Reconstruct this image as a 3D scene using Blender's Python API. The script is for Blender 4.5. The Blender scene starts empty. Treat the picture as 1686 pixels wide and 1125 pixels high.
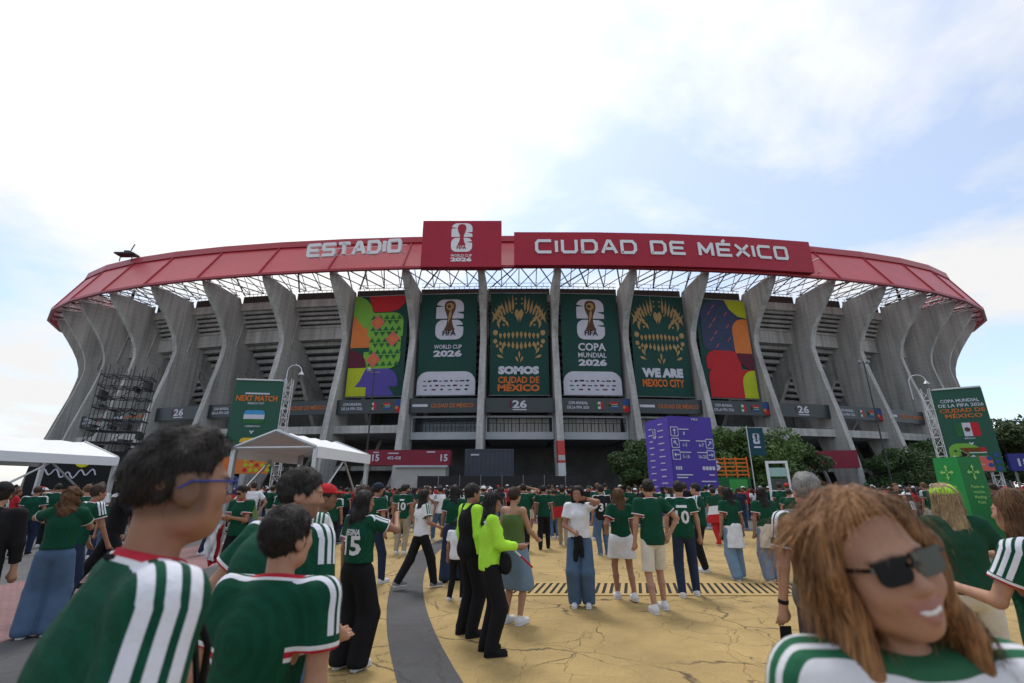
import bpy, bmesh, math, random
import numpy as np
from mathutils import Vector, Matrix
R = math.radians
random.seed(7); RNG = np.random.default_rng(7)
SC = bpy.context.scene
# ---------------------------------------------------------------- camera, sky, sun, exposure
cam = bpy.data.cameras.new('camera'); camo = bpy.data.objects.new('camera', cam); SC.collection.objects.link(camo)
camo.location = (0, 0, 1.65); camo.rotation_euler = (R(90 + 17.4), 0, 0)
cam.sensor_width = 36; cam.lens = 36 * 770 / 1686; cam.clip_start = .05; cam.clip_end = 6000
cam.dof.use_dof = True; cam.dof.focus_distance = 10.0; cam.dof.aperture_fstop = 2.6
SC.camera = camo
SUN_EL, SUN_AZ = R(62), R(-12)          # high, a little left of straight ahead, behind the stadium
w = bpy.data.worlds.new('World'); SC.world = w; w.use_nodes = True
nt = w.node_tree; nt.nodes.clear()
def wn(t, **k):
    n = nt.nodes.new(t)
    for a, b in k.items(): setattr(n, a, b)
    return n
out = wn('ShaderNodeOutputWorld'); bg1 = wn('ShaderNodeBackground'); bg2 = wn('ShaderNodeBackground'); mix = wn('ShaderNodeMixShader')
sky = wn('ShaderNodeTexSky', sky_type='NISHITA', sun_disc=False, sun_elevation=SUN_EL, sun_rotation=SUN_AZ, air_density=1.0, dust_density=0.7, ozone_density=.4)
bg1.inputs[1].default_value = .15
bg2.inputs[0].default_value = (1.0, 1.0, 1.0, 1); bg2.inputs[1].default_value = .98
tc = wn('ShaderNodeTexCoord'); sep = wn('ShaderNodeSeparateXYZ'); nt.links.new(tc.outputs['Generated'], sep.inputs[0])
zz = wn('ShaderNodeMath', operation='ADD'); zz.inputs[1].default_value = .22; nt.links.new(sep.outputs[2], zz.inputs[0])
zm = wn('ShaderNodeMath', operation='MAXIMUM'); zm.inputs[1].default_value = .12; nt.links.new(zz.outputs[0], zm.inputs[0])
dv = wn('ShaderNodeVectorMath', operation='DIVIDE'); nt.links.new(tc.outputs['Generated'], dv.inputs[0])
cz = wn('ShaderNodeCombineXYZ')
for i in range(3): nt.links.new(zm.outputs[0], cz.inputs[i])
nt.links.new(cz.outputs[0], dv.inputs[1])
mp = wn('ShaderNodeMapping'); mp.inputs['Location'].default_value = (2.0, 7.5, 0); nt.links.new(dv.outputs[0], mp.inputs[0])
n1 = wn('ShaderNodeTexNoise'); n1.inputs['Scale'].default_value = 1.25; n1.inputs['Detail'].default_value = 7; n1.inputs['Roughness'].default_value = .56; n1.inputs['Distortion'].default_value = .25
nt.links.new(mp.outputs[0], n1.inputs['Vector'])
rp = wn('ShaderNodeValToRGB'); rp.color_ramp.elements[0].position = .45; rp.color_ramp.elements[1].position = .60
rp.color_ramp.elements[0].color = (.36, .36, .36, 1); rp.color_ramp.elements[1].color = (1, 1, 1, 1)
# thin cloud glows around the veiled sun
gd = wn('ShaderNodeVectorMath', operation='DOT_PRODUCT'); nt.links.new(tc.outputs['Generated'], gd.inputs[0]); gd.inputs[1].default_value = (math.sin(SUN_AZ) * math.cos(SUN_EL), math.cos(SUN_AZ) * math.cos(SUN_EL), math.sin(SUN_EL))
gm = wn('ShaderNodeMapRange'); gm.inputs[1].default_value = .55; gm.inputs[2].default_value = 1.0; gm.inputs[3].default_value = .77; gm.inputs[4].default_value = 1.08; nt.links.new(gd.outputs['Value'], gm.inputs[0]); nt.links.new(gm.outputs[0], bg2.inputs[1])
ga = wn('ShaderNodeMapRange'); ga.inputs[1].default_value = .60; ga.inputs[2].default_value = .97; ga.inputs[3].default_value = 0; ga.inputs[4].default_value = .10; nt.links.new(gd.outputs['Value'], ga.inputs[0])
gs = wn('ShaderNodeMath', operation='ADD', use_clamp=True); nt.links.new(n1.outputs[0], gs.inputs[0]); nt.links.new(ga.outputs[0], gs.inputs[1]); nt.links.new(gs.outputs[0], rp.inputs[0])
hz = wn('ShaderNodeVectorMath', operation='MULTIPLY'); hz.inputs[1].default_value = (1.0, 1.12, 1.2); nt.links.new(sky.outputs[0], hz.inputs[0]); nt.links.new(hz.outputs[0], bg1.inputs[0]); nt.links.new(rp.outputs[0], mix.inputs[0])
nt.links.new(bg1.outputs[0], mix.inputs[1]); nt.links.new(bg2.outputs[0], mix.inputs[2]); nt.links.new(mix.outputs[0], out.inputs[0])
sl = bpy.data.lights.new('sun', 'SUN'); sl.energy = 1.5; sl.angle = R(12); sl.color = (1, .96, .9)
so = bpy.data.objects.new('sun', sl); SC.collection.objects.link(so)
so.rotation_euler = Vector((math.sin(SUN_AZ) * math.cos(SUN_EL), math.cos(SUN_AZ) * math.cos(SUN_EL), math.sin(SUN_EL))).to_track_quat('Z', 'Y').to_euler()
so.location = (0, 0, 60)
vs = SC.view_settings; vs.view_transform = 'Standard'; vs.look = 'None'; vs.exposure = 0.25; vs.gamma = 1; vs.use_curve_mapping = False
SC.render.film_transparent = False
SC.cycles.max_bounces = 5; SC.cycles.diffuse_bounces = 3; SC.cycles.glossy_bounces = 2; SC.cycles.transmission_bounces = 2; SC.cycles.transparent_max_bounces = 6

# ---------------------------------------------------------------- helpers
COL = SC.collection
def srgb(r, g, b):
    f = lambda c: (c / 255 / 12.92) if c <= 10 else ((c / 255 + .055) / 1.055) ** 2.4
    return (f(r), f(g), f(b))
MATS = {}
def pmat(name, col, rough=.8, var=.12, scale=3.0, bump=.0, bscale=30.0, metal=0.0, spec=.4, emit=0.0, stretch=(1, 1, 1), sheen=0.0, streak=0.0):
    """procedural material: base colour with noise variation and fine bump"""
    if name in MATS: return MATS[name]
    m = bpy.data.materials.new(name); m.use_nodes = True; t = m.node_tree; b = t.nodes['Principled BSDF']
    b.inputs['Roughness'].default_value = rough; b.inputs['Metallic'].default_value = metal
    b.inputs['Specular IOR Level'].default_value = spec
    if sheen: b.inputs['Sheen Weight'].default_value = sheen
    c = t.nodes.new('ShaderNodeTexCoord'); mpn = t.nodes.new('ShaderNodeMapping'); mpn.inputs['Scale'].default_value = stretch
    t.links.new(c.outputs['Object'], mpn.inputs[0])
    if var > 0:
        n = t.nodes.new('ShaderNodeTexNoise'); n.inputs['Scale'].default_value = scale; n.inputs['Detail'].default_value = 6; n.inputs['Roughness'].default_value = .65
        t.links.new(mpn.outputs[0], n.inputs['Vector'])
        mr = t.nodes.new('ShaderNodeMapRange'); mr.inputs[1].default_value = .25; mr.inputs[2].default_value = .75
        mr.inputs[3].default_value = 1 - var; mr.inputs[4].default_value = 1 + var
        t.links.new(n.outputs[0], mr.inputs[0])
        vm = t.nodes.new('ShaderNodeVectorMath'); vm.operation = 'SCALE'; vm.inputs[0].default_value = col
        fac = mr.outputs[0]
        if streak:      # rain streaks running down the face and faint formwork lifts
            ms = t.nodes.new('ShaderNodeMapping'); ms.inputs['Scale'].default_value = (1.6, 1.6, .045); t.links.new(c.outputs['Object'], ms.inputs[0])
            ns = t.nodes.new('ShaderNodeTexNoise'); ns.inputs['Scale'].default_value = 1.0; ns.inputs['Detail'].default_value = 5; ns.inputs['Roughness'].default_value = .7; t.links.new(ms.outputs[0], ns.inputs['Vector'])
            rs = t.nodes.new('ShaderNodeMapRange'); rs.inputs[1].default_value = .42; rs.inputs[2].default_value = .68; rs.inputs[3].default_value = 1.06; rs.inputs[4].default_value = 1 - streak; t.links.new(ns.outputs[0], rs.inputs[0])
            wv = t.nodes.new('ShaderNodeTexWave'); wv.bands_direction = 'Z'; wv.inputs['Scale'].default_value = .42; wv.inputs['Distortion'].default_value = .3; t.links.new(c.outputs['Object'], wv.inputs['Vector'])
            rw = t.nodes.new('ShaderNodeMapRange'); rw.inputs[1].default_value = .0; rw.inputs[2].default_value = .06; rw.inputs[3].default_value = .86; rw.inputs[4].default_value = 1.0; t.links.new(wv.outputs['Fac'], rw.inputs[0])
            for q in (rs.outputs[0], rw.outputs[0]):
                mm = t.nodes.new('ShaderNodeMath'); mm.operation = 'MULTIPLY'; t.links.new(fac, mm.inputs[0]); t.links.new(q, mm.inputs[1]); fac = mm.outputs[0]
        t.links.new(fac, vm.inputs['Scale']); t.links.new(vm.outputs[0], b.inputs['Base Color'])
    else: b.inputs['Base Color'].default_value = (*col, 1)
    if bump > 0:
        n2 = t.nodes.new('ShaderNodeTexNoise'); n2.inputs['Scale'].default_value = bscale; n2.inputs['Detail'].default_value = 4
        t.links.new(mpn.outputs[0], n2.inputs['Vector'])
        bp = t.nodes.new('ShaderNodeBump'); bp.inputs['Strength'].default_value = bump; bp.inputs['Distance'].default_value = .02
        t.links.new(n2.outputs[0], bp.inputs['Height']); t.links.new(bp.outputs[0], b.inputs['Normal'])
    if emit:
        b.inputs['Emission Color'].default_value = (*col, 1); b.inputs['Emission Strength'].default_value = emit
    MATS[name] = m
    return m
def mk(name, verts, faces, mat=None, parent=None, smooth=False):
    me = bpy.data.meshes.new(name); me.from_pydata([tuple(v) for v in verts], [], faces); me.update()
    if mat: me.materials.append(mat)
    if smooth: me.shade_smooth()
    o = bpy.data.objects.new(name, me); COL.objects.link(o)
    if parent: o.parent = parent
    return o
def empty(name, loc=(0, 0, 0), rz=0.0, parent=None):
    o = bpy.data.objects.new(name, None); COL.objects.link(o); o.location = loc; o.rotation_euler = (0, 0, rz); o.empty_display_size = .2
    if parent: o.parent = parent
    return o
def tag(o, label, cat, group=None):
    o['label'] = label; o['category'] = cat
    if group: o['group'] = group
    return o
def struct(o): o['kind'] = 'structure'; return o
class MB:
    """collects simple solids and links them as one mesh"""
    def __init__(s): s.v = []; s.f = []
    def add(s, v, f):
        n = len(s.v); s.v += [tuple(p) for p in v]; s.f += [tuple(i + n for i in q) for q in f]; return s
    def box(s, x0, y0, z0, x1, y1, z1, M=None):
        v = [Vector((x, y, z)) for z in (z0, z1) for y in (y0, y1) for x in (x0, x1)]
        if M: v = [M @ p for p in v]
        return s.add(v, [(0, 2, 3, 1), (4, 5, 7, 6), (0, 1, 5, 4), (2, 6, 7, 3), (0, 4, 6, 2), (1, 3, 7, 5)])
    def tube(s, a, b, r, r2=None, n=6):
        a, b = Vector(a), Vector(b); d = b - a
        if d.length < 1e-6: return s
        q = d.to_track_quat('Z', 'Y'); r2 = r if r2 is None else r2
        v = [a + q @ Vector((math.cos(2 * math.pi * i / n) * r, math.sin(2 * math.pi * i / n) * r, 0)) for i in range(n)]
        v += [b + q @ Vector((math.cos(2 * math.pi * i / n) * r2, math.sin(2 * math.pi * i / n) * r2, 0)) for i in range(n)]
        f = [(i, (i + 1) % n, n + (i + 1) % n, n + i) for i in range(n)] + [tuple(range(n))[::-1], tuple(range(n, 2 * n))]
        return s.add(v, f)
    def path(s, pts, r, n=6):
        for a, b in zip(pts[:-1], pts[1:]): s.tube(a, b, r, n=n)
        return s
    def lathe(s, prof, c=(0, 0, 0), n=16):
        v = []; f = []
        for (r, z) in prof: v += [(c[0] + r * math.cos(2 * math.pi * i / n), c[1] + r * math.sin(2 * math.pi * i / n), c[2] + z) for i in range(n)]
        for k in range(len(prof) - 1):
            for i in range(n): f.append((k * n + i, k * n + (i + 1) % n, (k + 1) * n + (i + 1) % n, (k + 1) * n + i))
        f.append(tuple(range(n))[::-1]); f.append(tuple(range((len(prof) - 1) * n, len(prof) * n)))
        return s.add(v, f)
    def prism(s, poly, M, d0, d1):
        """poly in local (x,y), extruded along local z from d0 to d1, placed by matrix M"""
        n = len(poly)
        v = [M @ Vector((x, y, d0)) for x, y in poly] + [M @ Vector((x, y, d1)) for x, y in poly]
        f = [(i, (i + 1) % n, n + (i + 1) % n, n + i) for i in range(n)] + [tuple(range(n))[::-1], tuple(range(n, 2 * n))]
        return s.add(v, f)
    def build(s, name, mat, parent=None, smooth=False):
        return mk(name, s.v, s.f, mat, parent, smooth)
# flat 2-D art -----------------------------------------------------------------
def rrect(x0, y0, x1, y1, r, seg=6):
    """r: one radius or (bl, br, tr, tl)"""
    r = (r,) * 4 if not isinstance(r, tuple) else r
    P = []
    for (cx, cy, a0, q) in ((x0 + r[0], y0 + r[0], 180, r[0]), (x1 - r[1], y0 + r[1], 270, r[1]), (x1 - r[2], y1 - r[2], 0, r[2]), (x0 + r[3], y1 - r[3], 90, r[3])):
        if q <= 0: P.append((cx, cy)); continue
        for i in range(seg + 1):
            a = R(a0 + 90 * i / seg); P.append((cx + q * math.cos(a), cy + q * math.sin(a)))
    return P
def disc(cx, cy, r, n=20, ry=None): return [(cx + r * math.cos(2 * math.pi * i / n), cy + (ry or r) * math.sin(2 * math.pi * i / n)) for i in range(n)]
def sector(cx, cy, r, a0, a1, n=10): return [(cx, cy)] + [(cx + r * math.cos(R(a0 + (a1 - a0) * i / n)), cy + r * math.sin(R(a0 + (a1 - a0) * i / n))) for i in range(n + 1)]
def petal(x, y, ang, L, W, n=7):
    P = []
    for i in range(n + 1):
        t = i / n; P.append((t * L, W / 2 * math.sin(math.pi * t ** 1.6)))
    P += [(a, -b) for a, b in P[-2:0:-1]]
    c, s = math.cos(R(ang)), math.sin(R(ang))
    return [(x + a * c - b * s, y + a * s + b * c) for a, b in P]
def art(parent, M, items, name='print'):
    """items: (polygon, material, layer). One mesh per material; layers 15 mm apart along the plane's normal."""
    by = {}
    for poly, m, lay in items: by.setdefault(m.name, (m, []))[1].append((poly, lay))
    res = []
    for m, L in by.values():
        for part in ([[q] for q in L] if len(L) <= 8 else [L]):
            v = []; f = []
            for ip, (poly, lay) in enumerate(part):
                n = len(v); v += [M @ Vector((x, y, .012 * lay + .0008 * ((ip if len(part) > 1 else L.index(part[0])) % 14))) for x, y in poly]; f.append(tuple(range(n, n + len(poly))))
            o = mk(name, v, f, m, parent); res.append(o)
            if len(part) > 1: o['kind'] = 'stuff'
    return res
FONT = None
def text_polys(s, h, width=None, bold=.0, align='CENTER'):
    """a mesh (verts2d, faces) of a line of text with cap height h, optionally squeezed to a width"""
    c = bpy.data.curves.new('t', 'FONT'); c.body = s; c.size = 1; c.offset = bold; c.resolution_u = 2; c.fill_mode = 'FRONT'
    o = bpy.data.objects.new('t', c); me = bpy.data.meshes.new_from_object(o)
    v = [(p.co.x, p.co.y) for p in me.vertices]; f = [tuple(p.vertices) for p in me.polygons]
    bpy.data.objects.remove(o); bpy.data.meshes.remove(me)
    if not v: return [], []
    xs = [p[0] for p in v]; x0, x1 = min(xs), max(xs); k = h / .70
    sx = k if width is None else width / max(1e-6, x1 - x0)
    off = {'CENTER': (x0 + x1) / 2, 'LEFT': x0, 'RIGHT': x1}[align]
    return [((a - off) * sx, b * k) for a, b in v], f
def text(parent, M, s, x, y, h, mat, width=None, bold=.02, lay=3, align='CENTER', name='lettering', thick=0.0):
    v, f = text_polys(s, h, width, bold, align)
    if not v: return None
    return mk(name, [M @ Vector((a + x, b + y, .012 * lay)) for a, b in v], f, mat, parent)
def line_mark(parent, M, x, y, h, w, mat, lay=3):
    """a line of print too small to read in the photograph: a plain light bar"""
    return mk('print_line', [M @ Vector((a, b, .012 * lay)) for a, b in rrect(x - w / 2, y, x + w / 2, y + h, h * .3, 2)], [tuple(range(12))], mat, parent)
def plane_M(o, u, n):
    """local x along u, local y up-ish, local z = outward normal n"""
    u = Vector(u).normalized(); n = Vector(n).normalized(); vv = n.cross(u).normalized()
    M = Matrix.Identity(4)
    for i in range(3): M[i][0] = u[i]; M[i][1] = vv[i]; M[i][2] = n[i]; M[i][3] = o[i]
    return M
def px(x, y, Y=None, z=None):
    """photo pixel -> point at depth Y in front of the camera, or on height z"""
    p = R(17.4); xn = (x - 843) / 770; yn = (562 - y) / 770
    dep = math.cos(p) - yn * math.sin(p); up = yn * math.cos(p) + math.sin(p)
    t = (z - 1.65) / up if Y is None else Y / dep
    return Vector((xn * t, dep * t, 1.65 + up * t))
# ---------------------------------------------------------------- ground
def ground_mat(name, col, kind):
    m = bpy.data.materials.new(name); m.use_nodes = True; t = m.node_tree; b = t.nodes['Principled BSDF']
    N = lambda k: t.nodes.new(k); L = t.links.new
    c = N('ShaderNodeTexCoord'); b.inputs['Roughness'].default_value = .82; b.inputs['Specular IOR Level'].default_value = .3
    big = N('ShaderNodeTexNoise'); big.inputs['Scale'].default_value = .55; big.inputs['Detail'].default_value = 8; big.inputs['Roughness'].default_value = .7; L(c.outputs['Object'], big.inputs['Vector'])
    fine = N('ShaderNodeTexNoise'); fine.inputs['Scale'].default_value = 60; fine.inputs['Detail'].default_value = 3; L(c.outputs['Object'], fine.inputs['Vector'])
    r1 = N('ShaderNodeMapRange'); r1.inputs[1].default_value = .3; r1.inputs[2].default_value = .72; r1.inputs[3].default_value = .62; r1.inputs[4].default_value = 1.12; L(big.outputs[0], r1.inputs[0])
    r2 = N('ShaderNodeMapRange'); r2.inputs[1].default_value = .3; r2.inputs[2].default_value = .7; r2.inputs[3].default_value = .86; r2.inputs[4].default_value = 1.12; L(fine.outputs[0], r2.inputs[0])
    mu = N('ShaderNodeMath'); mu.operation = 'MULTIPLY'; L(r1.outputs[0], mu.inputs[0]); L(r2.outputs[0], mu.inputs[1])
    sc = N('ShaderNodeVectorMath'); sc.operation = 'SCALE'; sc.inputs[0].default_value = col; L(mu.outputs[0], sc.inputs['Scale'])
    last = sc.outputs[0]; height = fine.outputs[0]
    def mixc(fac, a, colr):
        mx = N('ShaderNodeMix'); mx.data_type = 'RGBA'; L(fac, mx.inputs[0]); L(a, mx.inputs[6]); mx.inputs[7].default_value = (*colr, 1); return mx.outputs[2]
    # worn, dirty stains with their own shape
    st = N('ShaderNodeTexNoise'); st.inputs['Scale'].default_value = 1.7; st.inputs['Detail'].default_value = 9; st.inputs['Roughness'].default_value = .75; st.inputs['Distortion'].default_value = .6; L(c.outputs['Object'], st.inputs['Vector'])
    rs = N('ShaderNodeMapRange'); rs.inputs[1].default_value = .58; rs.inputs[2].default_value = .75; rs.inputs[3].default_value = 0; rs.inputs[4].default_value = .8; L(st.outputs[0], rs.inputs[0])
    last = mixc(rs.outputs[0], last, (col[0] * .45, col[1] * .47, col[2] * .6))
    if kind in ('yellow', 'grey'):
        wv = N('ShaderNodeTexNoise'); wv.inputs['Scale'].default_value = 1.6; wv.inputs['Detail'].default_value = 5; L(c.outputs['Object'], wv.inputs['Vector'])
        ad = N('ShaderNodeVectorMath'); ad.operation = 'MULTIPLY_ADD'; L(wv.outputs[1], ad.inputs[0]); ad.inputs[1].default_value = (.75, .75, 0); L(c.outputs['Object'], ad.inputs[2])
        vo = N('ShaderNodeTexVoronoi'); vo.feature = 'DISTANCE_TO_EDGE'; vo.inputs['Scale'].default_value = .62; L(ad.outputs[0], vo.inputs['Vector'])
        vo2 = N('ShaderNodeTexVoronoi'); vo2.feature = 'DISTANCE_TO_EDGE'; vo2.inputs['Scale'].default_value = 1.9; L(ad.outputs[0], vo2.inputs['Vector'])
        c1 = N('ShaderNodeMapRange'); c1.inputs[1].default_value = .002; c1.inputs[2].default_value = .010; c1.inputs[3].default_value = 1; c1.inputs[4].default_value = 0; L(vo.outputs[0], c1.inputs[0])
        c2 = N('ShaderNodeMapRange'); c2.inputs[1].default_value = .002; c2.inputs[2].default_value = .016; c2.inputs[3].default_value = .8; c2.inputs[4].default_value = 0; L(vo2.outputs[0], c2.inputs[0])
        pm = N('ShaderNodeTexNoise'); pm.inputs['Scale'].default_value = .5; L(c.outputs['Object'], pm.inputs['Vector'])
        pr = N('ShaderNodeMapRange'); pr.inputs[1].default_value = .42; pr.inputs[2].default_value = .56; L(pm.outputs[0], pr.inputs[0])
        c2m = N('ShaderNodeMath'); c2m.operation = 'MULTIPLY'; L(c2.outputs[0], c2m.inputs[0]); L(pr.outputs[0], c2m.inputs[1])
        pm3 = N('ShaderNodeTexNoise'); pm3.inputs['Scale'].default_value = 1.1; L(c.outputs['Object'], pm3.inputs['Vector'])
        pr3 = N('ShaderNodeMapRange'); pr3.inputs[1].default_value = .38; pr3.inputs[2].default_value = .55; pr3.inputs[3].default_value = .15; L(pm3.outputs[0], pr3.inputs[0])
        c1m = N('ShaderNodeMath'); c1m.operation = 'MULTIPLY'; L(c1.outputs[0], c1m.inputs[0]); L(pr3.outputs[0], c1m.inputs[1])
        mxx = N('ShaderNodeMath'); mxx.operation = 'MAXIMUM'; L(c1m.outputs[0], mxx.inputs[0]); L(c2m.outputs[0], mxx.inputs[1])
        k = N('ShaderNodeMath'); k.operation = 'MULTIPLY'; k.inputs[1].default_value = .85 if kind == 'yellow' else .5; L(mxx.outputs[0], k.inputs[0])
        last = mixc(k.outputs[0], last, (.045, .035, .025))
        hs = N('ShaderNodeMath'); hs.operation = 'SUBTRACT'; L(fine.outputs[0], hs.inputs[0]); L(mxx.outputs[0], hs.inputs[1]); height = hs.outputs[0]
    if kind == 'pink':
        br = N('ShaderNodeTexBrick'); br.inputs['Scale'].default_value = 4.2; br.inputs['Mortar Size'].default_value = .018; L(c.outputs['Object'], br.inputs['Vector'])
        br.inputs['Color1'].default_value = (0, 0, 0, 1); br.inputs['Color2'].default_value = (.25, .25, .25, 1); br.inputs['Mortar'].default_value = (.8, .8, .8, 1)
        last = mixc(br.outputs[0], last, (.07, .05, .05))
    L(last, b.inputs['Base Color'])
    bp = N('ShaderNodeBump'); bp.inputs['Strength'].default_value = .35; bp.inputs['Distance'].default_value = .012; L(height, bp.inputs['Height']); L(bp.outputs[0], b.inputs['Normal'])
    return m
G_ASPH = ground_mat('asphalt', (.12, .12, .125), 'grey'); G_YEL = ground_mat('yellow_paint', (.43, .30, .12), 'yellow')
G_GREY = ground_mat('grey_band', (.085, .085, .09), 'grey'); G_PINK = ground_mat('pink_paving', (.30, .165, .165), 'pink')
struct(mk('ground', [(-900, -60, 0), (900, -60, 0), (900, 1500, 0), (-900, 1500, 0)], [(0, 1, 2, 3)], G_ASPH))
GC = (25.5, 14.0)
def ring_sheet(name, r0, r1, a0, a1, z, mat, n=60):
    v = []; f = []
    for i in range(n + 1):
        a = R(a0 + (a1 - a0) * i / n)
        for r in (r0, r1): v.append((GC[0] + r * math.cos(a), GC[1] + r * math.sin(a), z))
    for i in range(n): f.append((2 * i, 2 * i + 1, 2 * i + 3, 2 * i + 2))
    return struct(mk(name, v, f, mat))
yv = [(GC[0] + 30.85 * math.cos(R(a)), GC[1] + 30.85 * math.sin(R(a)), .004) for a in np.linspace(158, 236, 50)] + [(6.5, -8, .004), (7.4, 6, .004), (9.4, 10.2, .004), (11.5, 14.5, .004), (10, 20, .004), (3, 23, .004)]
struct(mk('yellow_pavement', yv, [tuple(range(len(yv)))], G_YEL))
ring_sheet('grey_paving_band', 27.5, 28.05, 156, 236, .008, G_GREY)
ring_sheet('grey_paving_border', 30.85, 32.2, 156, 236, .008, G_GREY)
ring_sheet('pink_pavement', 32.2, 34.9, 150, 236, .008, G_PINK)
struct(mk('pink_forecourt', [(-14, 25, .004), (10, 24, .004), (16, 46, .004), (-20, 46, .004)], [(0, 1, 2, 3)], G_PINK))
# drain grate laid on the yellow paving; flat dark slab paints the slots' shade
gr = tag(empty('drain_grate', (2.5, 8.9, 0)), 'long slotted drain grate painted yellow in the cracked paving', 'grate')
m_slot = pmat('drain_dark', (.012, .011, .01), .9, 0); m_gbar = pmat('grate_paint', (.42, .29, .11), .7, .25, 6, .3, 60)
MB().box(-2.55, -.5, .002, 3.9, .5, .008).build('trough', m_slot, gr)
fr = MB(); fr.box(-2.6, .44, .004, 3.95, .56, .020); fr.box(-2.6, -.56, .004, 3.95, -.44, .020); fr.box(-2.6, -.44, .004, -2.5, .44, .019); fr.box(3.85, -.44, .004, 3.95, .44, .019)
fr.build('frame', m_gbar, gr)
bar_me = None
for i in range(52):
    x = -2.44 + i * .122
    if bar_me is None:
        o = MB().box(-.033, -.45, .004, .033, .45, .018).build('bar', m_gbar, gr); bar_me = o.data
    else:
        o = bpy.data.objects.new('bar', bar_me); COL.objects.link(o); o.parent = gr
    o.location = (x, 0, 0); o.rotation_euler = (0, 0, R(-14))
# ---------------------------------------------------------------- stadium
EA, EB, D0, SP = 97.0, 51.0, 62.0, 10.0
CXE = 1.0; CYE = D0 + EB
_th = np.linspace(-math.pi / 2, math.pi / 2, 8001); _x = EA * np.sin(_th); _y = -EB * np.cos(_th)
_s = np.concatenate([[0], np.cumsum(np.hypot(np.diff(_x), np.diff(_y)))]); _s -= np.interp(0, _th, _s)
def sp(s, r, z):
    """point on the ring: s = arc length from the front axis, r = outwards of the waist ellipse, z = height (rises towards the flanks)"""
    t = float(np.interp(s, _s, _th)); nx, ny = math.sin(t) / EA, -math.cos(t) / EB; l = math.hypot(nx, ny)
    return Vector((CXE + EA * math.sin(t) + nx / l * r, CYE - EB * math.cos(t) + ny / l * r, z + (s / 85.0) ** 2 * .32 * max(0, z - 19)))
def frame_at(s):
    a = sp(s - .05, 0, 0); b = sp(s + .05, 0, 0); u = (b - a).normalized(); n = Vector((u.y, -u.x, 0)); return u, n
def ring(mb, s0, s1, prof, n=1):
    """solid swept along the ring with cross-section prof [(r, z)...] (closed)"""
    k = len(prof); v = []; f = []
    for i in range(n + 1):
        s = s0 + (s1 - s0) * i / n; v += [sp(s, r, z) for r, z in prof]
    for i in range(n):
        for j in range(k): f.append((i * k + j, i * k + (j + 1) % k, (i + 1) * k + (j + 1) % k, (i + 1) * k + j))
    f.append(tuple(range(k))); f.append(tuple(range(n * k, n * k + k))[::-1])
    return mb.add(v, f)
m_conc = pmat('concrete', (.45, .44, .42), .85, .28, .35, .25, 9, stretch=(1, 1, .35), streak=.35)
m_conc_d = pmat('concrete_weathered', (.40, .39, .375), .9, .3, .5, .25, 9, streak=.3)
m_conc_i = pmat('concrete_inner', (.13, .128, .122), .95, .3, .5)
m_red = pmat('red_fascia', (.50, .045, .06), .42, .12, .25, .05, 2, spec=.5)
m_redt = pmat('red_fascia_top', (.36, .03, .045), .42, .1, .3)
m_steelw = pmat('white_steel', (.62, .62, .62), .45, .08, 1); m_steeld = pmat('dark_steel', (.03, .03, .033), .5, .1, 1)
m_greysteel = pmat('grey_steel', (.22, .23, .24), .5, .12, 2)
m_rail = pmat('rail_brown', (.06, .05, .045), .6, .2, 2)
NCOL = 14
stad = tag(empty('stadium', (CXE, D0, 0)), 'huge grey concrete stadium with curved fins and a red roof ring', 'stadium')
SINV = Matrix.Translation((-CXE, -D0, 0))
_mb_build = MB.build
def sbuild(mb, name, mat, parent=None):
    par = parent or stad
    off = Vector((CXE, D0, 0))
    o = mk(name, [Vector(p) - off for p in mb.v], mb.f, mat, par); return o
FIN = [(3.7, -.3), (3.2, 5), (2.35, 10), (1.3, 15), (.5, 18.6), (.15, 20.5), (0, 21.7), (.25, 22.9), (.9, 24.2), (1.9, 25.5), (3.1, 26.8), (4.2, 27.9), (4.9, 28.7), (5.3, 29.4), (5.2, 29.75), (4.6, 29.8),
       (-1.0, 29.3), (-1.7, 27.6), (-4.1, 24.0), (-4.4, 22.2), (-4.5, 20.2), (-4.2, 16.5), (-3.3, 13), (-1.8, 8), (-.4, 4), (.8, -.3)]
RAK = [(-3.6, 20.6), (-4.3, 23.2), (-13.8, 14.0), (-13.8, 9.0), (-11.5, 9.0)]
for i in range(-NCOL, NCOL):
    s = (i + .5) * SP; u, n = frame_at(s)
    for nm, P, th, mt in (('fin', FIN, .85, m_conc), ('raker', RAK, .6, m_conc_d)):
        mb = MB(); k = len(P)
        for sg in (-1, 1): mb.v += [tuple(sp(s, r, z) + u * sg * th / 2) for r, z in P]
        mb.f += [tuple(range(k))[::-1], tuple(range(k, 2 * k))] + [(j, (j + 1) % k, k + (j + 1) % k, k + j) for j in range(k)]
        o = sbuild(mb, nm, mt)
    # drain pipe down the fin's flank
    mb = MB(); mb.path([sp(s, -.7, 29.2) + u * .5, sp(s, -2.4, 26.5) + u * .5, sp(s, -1.6, 22) + u * .5, sp(s, -9, 16.5) + u * .5], .11, 5); sbuild(mb, 'drain_pipe', m_conc)
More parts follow.
